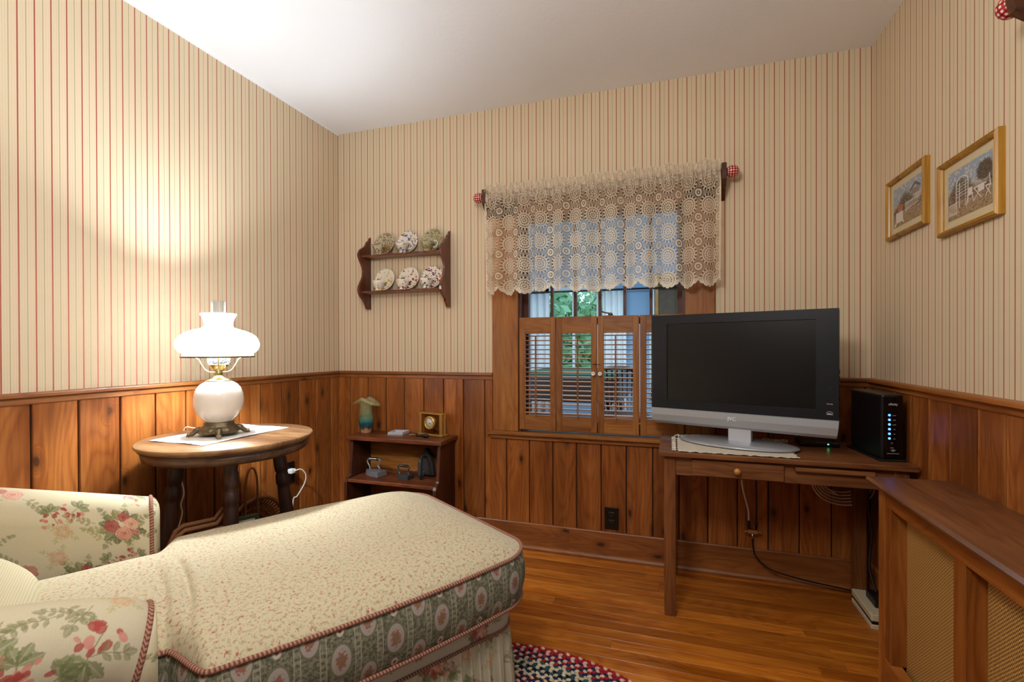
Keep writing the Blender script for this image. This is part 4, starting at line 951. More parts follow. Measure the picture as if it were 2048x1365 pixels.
hm_ = thing('wicker_hamper', 'low wicker hamper under the round lamp table', 'basket', (-1.655, 1.435, 0)); mb = MB()
for j in range(14): mb.tube([(.075*math.cos(a), .075*math.sin(a), .012+.020*j) for a in np.linspace(0, 2*PI, 25)[:-1]], .0105, 6, closed=True)
obj('body', mb, 'wicker', hm_); obj('lid', MB().lathe([(.08, .286), (.085, .290), (.08, .298), (0, .299)], n=24), 'wicker', hm_)

# ---------------------------------------------------------------- desk
DZ = .676
g = thing('desk', 'small dark wooden desk with one drawer, carrying the television', 'desk', (-.05, 1.978, 0))
DW, DD = .881, .428
obj('top', B(0, DW, 0, DD, DZ-.019, DZ, .002), 'walnut_x', g)
for x0, y0 in ((.020, .022), (.020, DD-.056), (.815, .022), (.800, DD-.066)):
    obj('leg', B(x0, x0+.046, y0, y0+.046, 0, DZ-.020, .002), 'walnut_z', g)
obj('front_apron', B(.066, .815, .028, .046, .580, DZ-.020), 'walnut_x', g); obj('back_apron', B(.066, .80, DD-.04, DD-.024, .585, DZ-.020), 'walnut_x', g)
for x0 in (.028, .820): obj('side_apron', B(x0, x0+.018, .066, DD-.06, .585, DZ-.020), 'walnut_z', g)
dr = obj('drawer', B(.128, .459, .016, .034, .585, .648, .0015), 'walnut_x', g)
kn = MB().lathe([(.006, 0), (.005, .006), (.010, .011), (.0125, .017), (.011, .023), (0, .025)], n=20, ax='y'); kn.v = [(x+.293, .016-y, z+.616) for x, y, z in kn.v]; kn.f = [q[::-1] for q in kn.f]
obj('knob', kn, wood('knob_wood', 'a86a2c', 'c98a45', 'dca460', 'X', 2, 0, .4), dr)
obj('pull_out_shelf', B(.495, .752, .006, .40, .630, .646, .002), 'walnut_x', g)
# fringed mat
n = 60; m = 30; pts = []; x0, x1, y0, y1 = .024, .462, 1.992, 2.285
for i in range(n):
    for j in range(m):
        u_, v_ = i/(n-1), j/(m-1); e = max(0, 1-min(v_, 1-v_)/.12); e2 = max(0, 1-min(u_, 1-u_)/.05)
        pts.append((x0+(x1-x0)*u_+.004*(math.sin(v_*40)+.6*math.sin(v_*97))*e2+(.035*(v_ > .95)*0), y0+(y1-y0)*v_+.0035*(math.sin(u_*90)+.7*math.sin(u_*223+1))*e, DZ+.003+.003*abs(math.sin(u_*31+v_*9))*e+.002*e2*abs(math.sin(v_*50))))
v = obj('fringed_mat', MB().grid(pts, n, m), 'cotton', loc=(0, 0, 0)); v.modifiers.new('thick', 'SOLIDIFY').thickness = .002; tag(v, 'cream fringed cotton mat under the television stand', 'mat')
fr = MB()
for k in range(70):
    a = rng.random(); x = .03+.45*a; fr.tube([(x, 2.283, DZ+.005), (x+rng.normal()*.006, 2.300, DZ+.010+rng.random()*.008), (x+rng.normal()*.012, 2.312, DZ+.007)], .0028, 5)
for k in range(60):
    y = 1.99+.29*rng.random(); fr.tube([(.016, y, DZ+.005), (.008+rng.normal()*.003, y+rng.normal()*.004, DZ+.008), (.002, y+rng.normal()*.006, DZ+.005)], .0026, 5)
f_ = obj('fringe', fr, 'cotton', v); f_['kind'] = 'stuff'

# ---------------------------------------------------------------- television
TA = -math.atan2(.240, .703); TW = .743
g = thing('television', 'flat-screen television with dark bezel and silver lower strip on the desk', 'television', (.2685, 2.213, DZ+.006), TA)
zb = .745-DZ-.006; zt = 1.250-DZ-.006; zs_ = zb+.071; hw = TW/2
bz = MB(); sx0, sx1, sz0, sz1 = -hw+.074, hw-.076, zs_+.038, zt-.040
F = -.022
bz.box(-hw, hw, -.014, .035, zs_, zt, .004)
for a in ((-hw, hw, zs_, sz0), (-hw, hw, sz1, zt), (-hw, sx0, sz0, sz1), (sx1, hw, sz0, sz1)): bz.box(a[0], a[1], F, -.013, a[2], a[3], .0012 if 0 else 0)
obj('bezel', bz, 'tvblack', g)
obj('screen', B(sx0, sx1, -.017, -.015, sz0, sz1), 'screen', g)
st = [(F-.001, zs_), (F-.006, zs_-.002), (F-.009, zs_-.03), (F-.006, zb+.012), (F+.004, zb), (.03, zb), (.03, zs_)]
mb = MB().prism(st, 'x', -hw, hw); 
mb.v = [(x*(1-.022*max(0, (zs_-z)/.071)**2), y, z) for x, y, z in mb.v]
sv = obj('silver_strip', mb, 'silver', g)
text('lettering', 'JVC', .022, 'texts', sv, (-.012, F-.0096, zs_-.026), (PI/2, 0, 0), .0012)
obj('sensor_light', MB().lathe([(.0022, 0), (.0022, .001)], (.075, F-.010, zs_-.026), 8, ax='y'), 'text', sv)
text('bezel_mark', 'POWER', .006, 'text', g, (hw-.030, F-.0006, zs_+.062), (PI/2, 0, 0), .0002)
mk = MB()
P = [(hw-.030+.010*math.cos(a), F-.0006, zs_+.026+.007*math.sin(a)) for a in np.linspace(-.2, PI+.2, 14)]; mk.tube(P, .0007, 5); mk.tube([(hw-.041, F-.0006, zs_+.0215), (hw-.019, F-.0006, zs_+.0215)], .0009, 5)
mk.box(hw-.037, hw-.024, F-.001, F-.0003, zs_+.023, zs_+.026)
obj('emblem', mk, 'text', g); obj('remote_sensor', B(hw-.036, hw-.022, F-.0008, F+.001, zs_+.115, zs_+.130), 'black', g)
obj('rear_housing', B(-hw+.05, hw-.05, .033, .085, zb+.03, zt-.04, .015), 'black', g)
for k in range(5): obj('side_button', B(hw-.001, hw+.0025, -.008, .004, zs_+.075+.026*k, zs_+.092+.026*k, .001), 'black', g)
obj('neck', B(-.030, .062, -.020, .02, .004, zb+.02, .004), 'silverlight', g)
n = 64; pr = []
mb = MB()
for (s_, z) in ((.985, 0), (1, .003), (.99, .007), (.93, .011), (0, .0145)):
    mb.add([(.240*s_*math.cos(2*PI*k/n)+.002, .125*s_*math.sin(2*PI*k/n)-.012, z) for k in range(n)], [])
for a in range(4):
    for k in range(n): mb.f.append((a*n+k, a*n+(k+1) % n, (a+1)*n+(k+1) % n, (a+1)*n+k)); mb.sm.append(True); mb.mi.append(0)
mb.f.append(tuple(range(n))[::-1]); mb.sm.append(False); mb.mi.append(0)
obj('oval_base', mb, 'silver', g)
# cable box behind the television
g = thing('cable_box', 'small black set-top box with a green light behind the television', 'set-top box', (.60, 2.315, DZ))
obj('body', B(-.075, .075, -.05, .05, 0, .022, .006), 'black', g); obj('power_light', B(.028, .033, -.0508, -.0495, .010, .014), 'green_led', g)
# router
g = thing('router', 'tall black modem tower with a column of blue lights on the desk corner', 'router', (.772, 2.105, DZ), .10)
obj('body', B(-.036, .036, -.055, .185, .006, .248, .008), 'black', g); obj('foot', B(-.046, .046, -.060, .20, 0, .008, .003), 'black', g)
fp = obj('front_panel', B(-.030, .030, -.0575, -.054, .014, .242, .003), plain('gloss_black', '050506', .12), g)
text('lettering', 'xfinity', .0125, 'text', fp, (0, -.058, .212), (PI/2, 0, 0), .0002)
for k in range(6): 
    obj('blue_light', MB().lathe([(.0042, 0), (.0042, .0012), (0, .0014)], (-.012, -.0588, .172-.0172*k), 12, ax='y'), 'blue_led', fp)
    text('small_mark', ('power', 'us/ds', 'online', '2.4', '5.0', 'wps')[k], .0045, 'text', fp, (.004, -.058, .172-.0172*k-.001), (PI/2, 0, 0), .0001)
for k, w_ in enumerate(('tel', 'voice')): text('small_mark', w_, .0055, 'text', fp, (-.004, -.058, .069-.0172*k), (PI/2, 0, 0), .0001)
mk = MB()
for q in (.003, .006, .009): mk.tube([(q*math.cos(a), -.058, .036+q*math.sin(a)) for a in np.linspace(.6, PI-.6, 8)], .0006, 4)
mk.box(-.020, .020, -.0582, -.0575, .0295, .0305); obj('wireless_mark', mk, 'text', fp)

# cables and splitter under the desk ------------------------------------
g = thing('cable_splitter', 'metal coax splitter hanging on the panelling below the desk', 'splitter', (.362, YB-.04, .232))
obj('splitter_body', B(-.022, .022, -.008, .008, -.010, .012, .002), 'chrome', g); obj('mounting_tab', B(-.036, .036, -.007, -.005, -.003, .005), 'chrome', g)
for dx in (-.016, .016): obj('connector', MB().lathe([(.0045, .012), (.0045, .024), (.0065, .024), (.0065, .050), (.004, .052)], (dx, 0, 0), 10), 'black', g)
obj('lower_connector', MB().lathe([(.0045, -.034), (.0045, -.010)], n=10), 'chrome', g)
obj('white_coax', MB().tube(smooth_pts([(-.016, 0, .05), (-.018, 0, .10), (-.038, -.01, .18), (-.048, -.02, .25), (-.030, -.04, .31), (.0, -.06, .345), (.01, -.06, .40)], 6), .0042, 8), 'whitecable', g)
obj('black_coax_up', MB().tube(smooth_pts([(.016, 0, .05), (.018, .004, .14), (.014, .0, .30), (.01, 0, .42)], 6), .0035, 8), 'black', g)
o = obj('floor_coax', MB().tube(smooth_pts([(.362, YB-.04, .198), (.364, YB-.042, .160), (.375, YB-.045, .120), (.410, YB-.05, .085), (.45, YB-.055, .065), (.52, YB-.06, .052), (.60, YB-.06, .040), (.70, YB-.06, .030), (.80, YB-.06, .020)], 6), .0035, 8), 'black'); tag(o, 'black coax cable curving from the splitter down along the baseboard', 'cable')
mb = MB()
for k in range(5):
    q = .062+.008*k; c_ = (.715, 2.40-.008*k, .512-.004*k); mb.tube([(c_[0]+q*1.25*math.cos(a), c_[1]+.004*math.sin(a*3), c_[2]+q*.95*math.sin(a)) for a in np.linspace(0, 2*PI, 40)[:-1]], .0036, 6, closed=True)
mb.tube(smooth_pts([(.59, 2.38, .57), (.62, 2.38, .53), (.65, 2.38, .48), (.70, 2.38, .445)], 5), .0036, 6)
o = obj('coiled_cable', mb, 'whitecable'); tag(o, 'coil of white coax cable hanging behind the right desk leg', 'cable')
for k, (lb, P) in enumerate((('thick black power cord hanging behind the desk beside the radiator cover', [(.80, 2.33, .60), (.795, 2.33, .45), (.805, 2.32, .30), (.79, 2.30, .18), (.80, 2.26, .09)]),
        ('thinner black cord looping beside the rear desk leg', [(.815, 2.38, .62), (.82, 2.38, .40), (.80, 2.37, .22), (.815, 2.34, .10)]),
        ('thin grey wire looped beside the radiator cover', [(.815, 2.12, .42), (.795, 2.12, .36), (.785, 2.12, .30), (.795, 2.12, .24), (.815, 2.12, .20)]))):
    o = obj('cable', MB().tube(smooth_pts(P, 8), (.0045, .0035, .0018)[k], 6), 'black' if k < 2 else 'iron_light'); tag(o, lb, 'cord')
# beige device on the floor
g = thing('electronic_box', 'flat beige electronic box with a black band on the floor by the radiator cover', 'device', (.790, 2.235, 0))
obj('lower_shell', B(-.05, .055, -.10, .11, .0, .018, .003), 'printer', g); obj('black_band', B(-.046, .055, -.096, .108, .018, .031), 'black', g); obj('upper_shell', B(-.05, .055, -.10, .11, .031, .058, .004), 'printer', g)
g2 = thing('power_adapter', 'black power adapter block lying on the beige box', 'adapter', (.80, 2.24, .0585)); obj('body', B(-.028, .028, -.05, .045, 0, .032, .004), 'black', g2)

# ---------------------------------------------------------------- radiator cover
g = thing('radiator_cover', 'brown wooden radiator cover with perforated brass panels along the right wall', 'radiator cover', (0, 0, 0))
CX = .640; CY = 1.790; CE = .10
top = MB(); o_ = [(CX-.030, .661), (CX-.032, .668), (CX-.026, .676), (XR-.014, .676), (XR-.014, .655), (CX-.018, .655)]
top.prism(o_, 'y', CE-.02, CY+.012); obj('top', top, 'cover_y', g)
zr = .655
obj('corner_post', B(CX, CX+.034, CY-.046, CY, 0, zr, .002), 'cover_z', g)
obj('end_panel', B(CX+.034, XR-.02, CY-.020, CY-.004, 0.0, zr), 'cover_z', g)
obj('top_rail', B(CX+.001, CX+.020, CE, CY-.046, .600, zr), 'cover_ry', g); obj('bottom_rail', B(CX+.001, CX+.034, CE, CY-.046, .0, .118, .002), 'cover_ry', g)
ypos = [1.744]; yy = 1.744
stiles = [(1.706, 1.744)]; y_ = 1.706
while y_ > .4: y_ -= .334; stiles.append((y_-.048, y_)); y_ -= .048
for a, b in stiles: obj('stile', B(CX+.002, CX+.050, a, b, .118, .600, .0015), 'cover_z', g)
for (a, b), (c_, d_) in zip(stiles, stiles[1:]):
    obj('grille_panel', B(CX+.044, CX+.046, d_-.004, a+.004, .100, .62), 'grille', g)
#@@SOFT
# ---------------------------------------------------------------- rose print painter
def C_(h): return np.array(lin(h))
class Paint:
    def __init__(s, U, V, base='c8bd9e', seed=1):
        s.U, s.V = np.asarray(U, float), np.asarray(V, float); s.c = np.tile(C_(base), (len(s.U), 1)); s.g = np.random.default_rng(seed)
    def near(s, u, v, R): return np.nonzero((np.abs(s.U-u) < R) & (np.abs(s.V-v) < R))[0]
    def put(s, idx, al, col): s.c[idx] = s.c[idx]*(1-al[:, None])+np.asarray(col)*al[:, None]
    def leaf(s, u, v, ang, L, w, col='6a6c46', al=.8):
        i = s.near(u, v, L*1.1)
        if not len(i): return
        du, dv = s.U[i]-u, s.V[i]-v; p = (du*math.cos(ang)+dv*math.sin(ang))/L; q = -du*math.sin(ang)+dv*math.cos(ang)
        k = (p > 0) & (p < 1); e = w*np.sin(PI*np.clip(p, 0, 1))**.8*(1+.12*np.sin(p*30)); k &= np.abs(q) < e
        a = np.where(np.abs(q) < w*.10, al*.6, al)*k; s.put(i, a*.95, C_(col)*np.where(q > 0, 1.15, .85)[:, None])
    def stem(s, P, w=.0012, col='7a7850', al=.7):
        for (u0, v0), (u1, v1) in zip(P, P[1:]):
            L = math.hypot(u1-u0, v1-v0)+1e-9; i = s.near((u0+u1)/2, (v0+v1)/2, L)
            if not len(i): continue
            t = np.clip(((s.U[i]-u0)*(u1-u0)+(s.V[i]-v0)*(v1-v0))/L/L, 0, 1); dd = np.hypot(s.U[i]-u0-t*(u1-u0), s.V[i]-v0-t*(v1-v0))
            s.put(i, al*(dd < w), C_(col))
    def blob(s, u, v, r, col, al=.85, asp=1, ang=0):
        i = s.near(u, v, r*1.6)
        if not len(i): return
        du, dv = s.U[i]-u, s.V[i]-v; p = du*math.cos(ang)+dv*math.sin(ang); q = (-du*math.sin(ang)+dv*math.cos(ang))/asp
        s.put(i, al*(np.hypot(p, q) < r), C_(col))
    def rose(s, u, v, r, light='c99a86', dark='9c4a3e', al=.92):
        i = s.near(u, v, r*1.3)
        if not len(i): return
        du, dv = s.U[i]-u, s.V[i]-v; d_ = np.hypot(du, dv)/r; th = np.arctan2(dv, du); ph = s.g.random()*6
        edge = 1+.07*np.sin(th*5+ph)+.04*np.sin(th*9+ph); k = d_ < edge
        sp = (d_*3.1+th/(2*PI)*1.0+.18*np.sin(th*3+ph)) % 1
        f = np.clip(.25+.75*(sp > .72)*(.5+.5*np.sin(th*2.5+ph))+.9*np.clip(.42-d_, 0, 1)*2+.25*(d_ > edge-.08), 0, 1)
        col = C_(light)[None]*(1-f)[:, None]+C_(dark)[None]*f[:, None]; s.put(i, al*k*1., col)
    def leafspray(s, u, v, ang, n=5, L=.016, col='76744e', al=.68):
        P = [(u, v)]
        for k in range(n):
            a = ang+.35*math.sin(k*.9); P.append((P[-1][0]+L*.7*math.cos(a), P[-1][1]+L*.7*math.sin(a)))
        s.stem(P, .0009, col, al)
        for k in range(1, n+1):
            q = P[k]
            for sd in (-1, 1): s.leaf(q[0], q[1], ang+sd*.95, L*(.95-.08*k), L*.21, col, al)
        s.leaf(P[-1][0], P[-1][1], ang, L, L*.28, col, al)
    def sprig(s, u, v, ang, red='98413a', al=.85, sc=1):      # red honeysuckle-like cluster with leaves
        g = s.g; s.stem([(u, v), (u+.045*sc*math.cos(ang), v+.045*sc*math.sin(ang))], .001, '7a7850', al)
        for sd in (-1.2, -.4, .5, 1.3): s.leaf(u+.01*sc*math.cos(ang), v+.01*sc*math.sin(ang), ang+PI+sd, .026*sc, .007*sc, '6a7046', al*.9)
        for k in range(13):
            a = ang+g.normal()*.45; q = (.018+.035*g.random())*sc; s.blob(u+q*math.cos(a), v+q*math.sin(a), (.0035+.0035*g.random())*sc, red if k % 3 else 'bb7a6c', al, .5+.4*g.random(), g.random()*3)
    def bouquet(s, u, v, sc=1, al=.9):
        g = s.g
        for k in range(7): s.leafspray(u+.02*sc*math.cos(k*.9), v+.02*sc*math.sin(k*.9), k*.9+.3, 4, .015*sc, ('6a6c46', '8d8a5a')[k % 2], al*.75)
        for k in range(12):
            a = k*PI/6+.2; s.leaf(u+.02*sc*math.cos(a), v+.018*sc*math.sin(a), a, (.030+.008*g.random())*sc, .0095*sc, ('5c6040', '6c6e48', '7f7c54')[k % 3], al)
        s.rose(u-.020*sc, v-.002*sc, .017*sc, 'a85a50', '7e2c2a', al); s.rose(u+.004*sc, v-.028*sc, .013*sc, 'b06058', '86342f', al)
        s.rose(u+.021*sc, v-.010*sc, .017*sc, 'd6b094', 'a9604e', al); s.rose(u+.006*sc, v+.017*sc, .019*sc, 'd0a08c', 'a04a42', al); s.rose(u+.034*sc, v+.012*sc, .008*sc, 'c08476', '94463e', al)
    def pale(s, u, v):
        for k in range(4): s.leafspray(u, v, k*1.5+.4, 3, .013, 'a59c6c', .55)
        for k in range(5): s.rose(u+.012*math.cos(k*1.3), v+.012*math.sin(k*1.3), .008, 'c8a682', 'ab7456', .6)
    def scatter(s, u0, u1, v0, v1, pitch=.12, skip=()):
        g = s.g; k = 0; u = u0
        while u < u1:
            v = v0+(k % 2)*pitch*.5
            while v < v1:
                uu, vv = u+g.normal()*.012, v+g.normal()*.012; w = g.integers(6)
                if all(math.hypot(uu-a, vv-b) > c for a, b, c in skip):
                    if w == 0: s.bouquet(uu, vv, .95)
                    elif w < 3: s.sprig(uu, vv, g.random()*6)
                    elif w == 3: s.pale(uu, vv)
                    elif w == 4: s.leafspray(uu, vv, g.random()*6, 6, .017)
                    else: s.rose(uu, vv, .014, 'd0a592', 'a85c50', .75); s.leafspray(uu, vv+.012, g.random()*6, 4); s.sprig(uu, vv-.02, g.random()*6, sc=.7)
                v += pitch
            u += pitch*.85; k += 1

# ---------------------------------------------------------------- chaise longue
CHL = (-.512, 1.207, 0); CHR = math.radians(57.71)
CG = thing('chaise_longue', 'rose-print chaise longue with rolled arms and a long flower-sprigged seat cushion', 'chaise longue', CHL, CHR)
S1 = .205; RC = .115
def tb(s):                                   # inset from the straight side: foot corners and arm notch
    v = -.022*max(0, math.sin(PI*min(1, max(0, (s+.645)/.80))))
    if s > S1-RC: q = (s-(S1-RC))/RC; v += RC*(1-math.sqrt(max(0, 1-q*q)))*.95
    if s < -.630: q = min(1, (-.630-s)/.062); v += .128*(q*q*(3-2*q))
    return v
rows = list(np.linspace(-1.12, -.74, 24, endpoint=False))+list(np.linspace(-.74, -.60, 34, endpoint=False))+list(np.linspace(-.60, S1-RC, 90, endpoint=False))+[S1-RC+RC*math.sin(k/30*PI/2) for k in range(31)]
NC = 110; pts = []; uv = []
def crease(s, t, s0, t0, t1, dep, w=.007, k=0):
    x = (s-s0-k*(t-(t0+t1)/2)**2)/w; m_ = max(0, 1-((t-(t0+t1)/2)/((t1-t0)/2))**2)
    return -dep*math.exp(-x*x)*m_+dep*.6*math.exp(-((x-2.2)/2)**2)*m_
for s in rows:
    a = tb(s); b = .777-tb(s)
    for j in range(NC):
        c = j/(NC-1); c2 = .5-.5*math.cos(PI*c)*1.0; c = .5*c+.5*c2; t = a+(b-a)*c; x = abs(2*c-1)
        e = max(0, min(1, (S1-s)/.26)); f = 1-(1-e)**3.2
        z = .480+.060*(1-x**4.5)**.75*f
        z += crease(s, t, -.641, .08, .52, .011, .007, -.35)+crease(s, t, -.686, .10, .50, .008, .007, -.35)+crease(s, t, -.42, .2, .45, .0025, .012, .4)+crease(s, t, -.30, .2, .4, .0018, .012, .4)
        z += .0022*math.sin(s*19+t*5)*math.sin(t*13+1)*f*(1-x**4)
        pts.append((s, t, z)); uv.append((s, t*1.0))
NRr = len(rows)
obj('seat_cushion', MB().grid(pts, NRr, NC), 'ditsy', CG, uv=np.array(uv))
cush = CG.children[-1]
loop = [Vector((s, tb(s), 0)) for s in rows]+[Vector((S1, tb(S1)+(.777-2*tb(S1))*k/24, 0)) for k in range(1, 24)]+[Vector((s, .777-tb(s), 0)) for s in rows[::-1]]
def norm(P, i):
    a, b = P[max(i-1, 0)], P[min(i+1, len(P)-1)]; t = (b-a).normalized(); return Vector((t.y, -t.x, 0))
def resample(P, step):
    out = [P[0]]; acc = 0
    for a, b in zip(P, P[1:]):
        L = (b-a).length
        while acc+L >= step:
            f = (step-acc)/L if L else 0; a = a+(b-a)*f; out.append(a.copy()); L = (b-a).length; acc = 0
        acc += L
    out.append(P[-1]); return out
lo_ = resample(loop, .006); nl = len(lo_); pts = []; uv = []; K = 15
arc = [0]
for a, b in zip(lo_, lo_[1:]): arc.append(arc[-1]+(b-a).length)
for i, p in enumerate(lo_):
    nn = norm(lo_, i)
    for k in range(K):
        f = k/(K-1); q = p+nn*(.016*math.sin(PI*f)**.7+.001*math.sin(arc[i]*40)); pts.append((q.x, q.y,   .480-.143*f)); uv.append((arc[i], -.148*f))
obj('boxing_band', MB().grid(pts, nl, K), 'band', cush, uv=np.array(uv))
def piping(par, P, rad, name='piping'):
    uvs = []; mb = MB().tube([tuple(p) for p in P], rad, 8, uvs=uvs); mb2 = mb; return obj(name, mb2, 'piping', par, uv=np.array(uvs))
piping(cush, [p+norm(lo_, i)*.004+Vector((0, 0, .480)) for i, p in enumerate(lo_)], .0055); piping(cush, [p+norm(lo_, i)*.004+Vector((0, 0, .337)) for i, p in enumerate(lo_)], .0055)
# upholstered base: apron, welt, gathered skirt
RB = .07; s_end = .160; ta, tb_ = .032, .745
bl = [Vector((s, ta, 0)) for s in np.linspace(-1.35, s_end-RB, 60)]+[Vector((s_end-RB+RB*math.sin(a), ta+RB*(1-math.cos(a)), 0)) for a in np.linspace(.1, PI/2, 10)]
bl += [Vector((s_end-RB+RB*math.cos(a), tb_-RB+RB*math.sin(a), 0)) for a in np.linspace(0, PI/2, 11)]+[Vector((s, tb_, 0)) for s in np.linspace(s_end-RB-.02, -1.35, 60)]
bl = resample(bl, .0032); arc = [0]
for a, b in zip(bl, bl[1:]): arc.append(arc[-1]+(b-a).length)
def paintloop(name, zs, off, seed, par):
    pts = []; U = []; V = []
    for i, p in enumerate(bl):
        nn = norm(bl, i)
        for j, z in enumerate(zs):
            q = p+nn*off(arc[i], z); pts.append((q.x, q.y, z)); U.append(arc[i]*1.15); V.append(z)
    P = Paint(U, V, 'b6ae98', seed)
    if name == 'apron':
        for k in range(14): (P.bouquet if k % 2 else P.sprig)(*((.10+.21*k, .285, .8) if k % 2 else (.10+.21*k, .30, .4*k)))
        for k in range(13): P.leafspray(.2+.21*k, .29, k*1.3, 5, .014)
    else: P.scatter(0, arc[-1]*1.15, zs[-1]-.02, zs[0]+.03, .082)
    obj(name, MB().grid(pts, len(bl), len(zs)), 'floral', par, col=P.c)
paintloop('apron', list(np.linspace(.345, .256, 22)), lambda a, z: .004*math.sin(PI*(z-.256)/.089), 21, CG)
piping(CG, [p+norm(bl, i)*.003+Vector((0, 0, .256)) for i, p in enumerate(bl)], .0048)
def gat(a, z):
    f = (.256-z)/.244; return .003+.012*f+(.0035+.010*min(1, f*1.6))*(math.sin(a*2*PI/.041+2.1*math.sin(a*23)+.9*math.sin(a*51))+.4*math.sin(a*2*PI/.017+1.7*math.sin(a*37)))
paintloop('gathered_skirt', list(np.linspace(.254, .012, 56)), gat, 23, CG)
obj('base_frame', B(-1.32, .12, .06, .72, .10, .34, .01), 'cord', CG)
obj('foot_block', B(.02, .08, .10, .16, .0, .11), 'black', CG); obj('foot_block', B(.02, .08, .62, .68, .0, .11), 'black', CG)

def arm(side):
    """side +1 = near arm (t around 0), -1 = far arm mirrored"""
    rr = .080; F0 = -.716 if side > 0 else -.700; ss = list(F0-np.r_[np.linspace(0, .36, 330), np.linspace(.37, .66, 24)]); prof = []
    zc = -rr                                     # roll centre below crest
    for z in np.linspace(-.30, zc, 110): prof.append((.110-.02*0, z, 'i'))
    for a in np.linspace(0, PI, 170)[1:-1]: prof.append((.030+rr*math.cos(a), zc+rr*math.sin(a), 'r'))
    for a in np.linspace(PI, PI*1.32, 50)[:-1]: prof.append((.030+rr*math.cos(a), zc+rr*math.sin(a), 'r'))
    q0 = prof[-1]
    for f in np.r_[np.linspace(0, .3, 90)[1:], np.linspace(.3, 1, 30)[1:]]: prof.append((q0[0]+.012*(1-math.cos(min(1, f*4)*PI))/2, q0[1]-f*.46, 'o'))
    m = len(prof); ci = min(range(m), key=lambda k: abs(prof[k][0]-.030)+ (0 if prof[k][2] == 'r' and prof[k][1] > zc else 9))
    L = [0]
    for a, b in zip(prof, prof[1:]): L.append(L[-1]+math.hypot(b[0]-a[0], b[1]-a[1]))
    def place(s, t, z):
        k = (-.70-s); cz = .642-.020*math.exp(-max(0, F0-s)/.035) if side > 0 else .648; cz += .256*k-.04*max(0, k-.3); t_ = t-.13*k*(1 if t < .2 else 1)
        zz = max(.012, cz+z); 
        return (s, t_ if side > 0 else .777-t_, zz)
    pts = []; U = []; V = []
    for s in ss:
        for k in range(m):
            k_ = (F0-s); pinch = 1+.0*k_; x, y_, z = place(s, prof[k][0], prof[k][1]); wr = .0015*math.sin(s*60+k*.05)*math.exp(-k_*14)
            s2 = s-.0*z
            pts.append((s2-(.27*(.64-z) if z > .4 else .065)*math.exp(-k_*5)*(side > 0), y_+wr, z)); U.append(s); V.append(L[k]-L[ci])
    P = Paint(U, V, 'b8ad92' if side > 0 else 'c0b496', 31 if side > 0 else 32); sg = 1 if side > 0 else -1  # near arm gets a darker cloth base, its shade painted in
    if side < 0:
        P.V = -P.V; fx = [(-.765, .118, .10), (-.985, .035, .08), (-.93, .095, .06), (-.855, .07, .06), (-1.04, .165, .08), (-.9, .14, .06), (-.9, .205, .06)]
        P.scatter(-1.36, -.72, -.5, .30, .12, fx); P.leafspray(-.82, .11, 3.3, 5); P.leafspray(-.80, .155, 3.6, 5, .014, '8d8a5a'); P.leafspray(-.75, .06, -1.1, 4, .012, 'a8a078', .6)
        P.bouquet(-.765, .118, 1.0); P.rose(-.985, .035, .020, 'd2a894', 'b06a5c', .8); P.rose(-1.01, .022, .013, 'b8786a', '96463e', .8); P.leafspray(-.965, .05, .5, 4, .018); P.leafspray(-1.0, .055, 2.6, 4, .016)
        P.sprig(-.915, .075, 1.1); P.sprig(-.85, .06, 2.2); P.leafspray(-1.06, .19, -.45, 7, .017); P.sprig(-1.03, .18, .9, sc=.6); P.pale(-.885, .135); P.sprig(-.80, .205, .4, sc=.8); P.pale(-.895, .205); P.rose(-.95, .245, .018, 'c08074', '94443c', .85); P.sprig(-.72, .19, 2.8, sc=.7)
    else:
        fx = [(-.90, .10, .10), (-.80, .11, .09), (-.77, .18, .09), (-.93, .0, .08), (-.82, .0, .06)]
        P.scatter(-1.36, -.72, -.30, .62, .13, fx); P.rose(-.94, .005, .024, 'd0a28c', 'b4685a', .8); P.rose(-1.0, .03, .014, 'b87a6c', '96463e', .8)
        for k in range(5): P.leafspray(-.93+.03*k, .03, 1.2+k*.5, 4, .017)
        P.leafspray(-.84, .012, .5, 4, .018); P.leafspray(-.80, .015, 1.9, 3, .020); P.pale(-.76, .0)
        P.sprig(-.915, .07, 1.2, sc=1.5); P.sprig(-.875, .085, 1.5, sc=1.2); P.leafspray(-.94, .14, 2.5, 4, .016, 'a39a68', .6)
        P.sprig(-.80, .12, -1.2, sc=1.5); P.sprig(-.815, .115, 2.4, sc=1.1); P.leafspray(-.79, .10, -.3, 3, .022)
        for k in range(6): P.leaf(-.79, .19, -2.6+.75*k, .034, .011, ('5c6040', '6c6e4c')[k % 2], .65)
        P.bouquet(-.86, .26, 1.1)
    obj('arm', MB().grid(pts, len(ss), m), 'floral', CG, col=P.c); A = CG.children[-1]
    ring = [Vector(pts[k]) for k in range(m)]
    cx = Vector((0, 0, 0)); 
    for p in ring: cx += p
    cx /= m
    fp = []; U = []; V = []; NF = 40
    for i, p in enumerate(ring):
        for k in range(NF):
            f = k/(NF-1); q = p.lerp(Vector((cx.x, cx.y, min(p.z, .60) if p.z > .3 else p.z)), f*.98); ff = math.sqrt(max(0, 1-(1-min(1, f*4))**2)); q.x = p.x+((F0+.006-p.x)*ff if side > 0 else .024*math.sqrt(max(0, 1-(1-f)**2)))
            fp.append(tuple(q)); U.append(q.y); V.append(q.z)
    P2 = Paint(U, V, 'c2b594', 41); P2.scatter(min(U), max(U), 0, .7, .12); obj('arm_front', MB().grid(fp, m, NF), 'floral', CG, col=P2.c)
    piping(A, resample([p+Vector((.002, 0, 0)) for p in ring], .006), .0052)
    return A
arm(1); arm(-1)
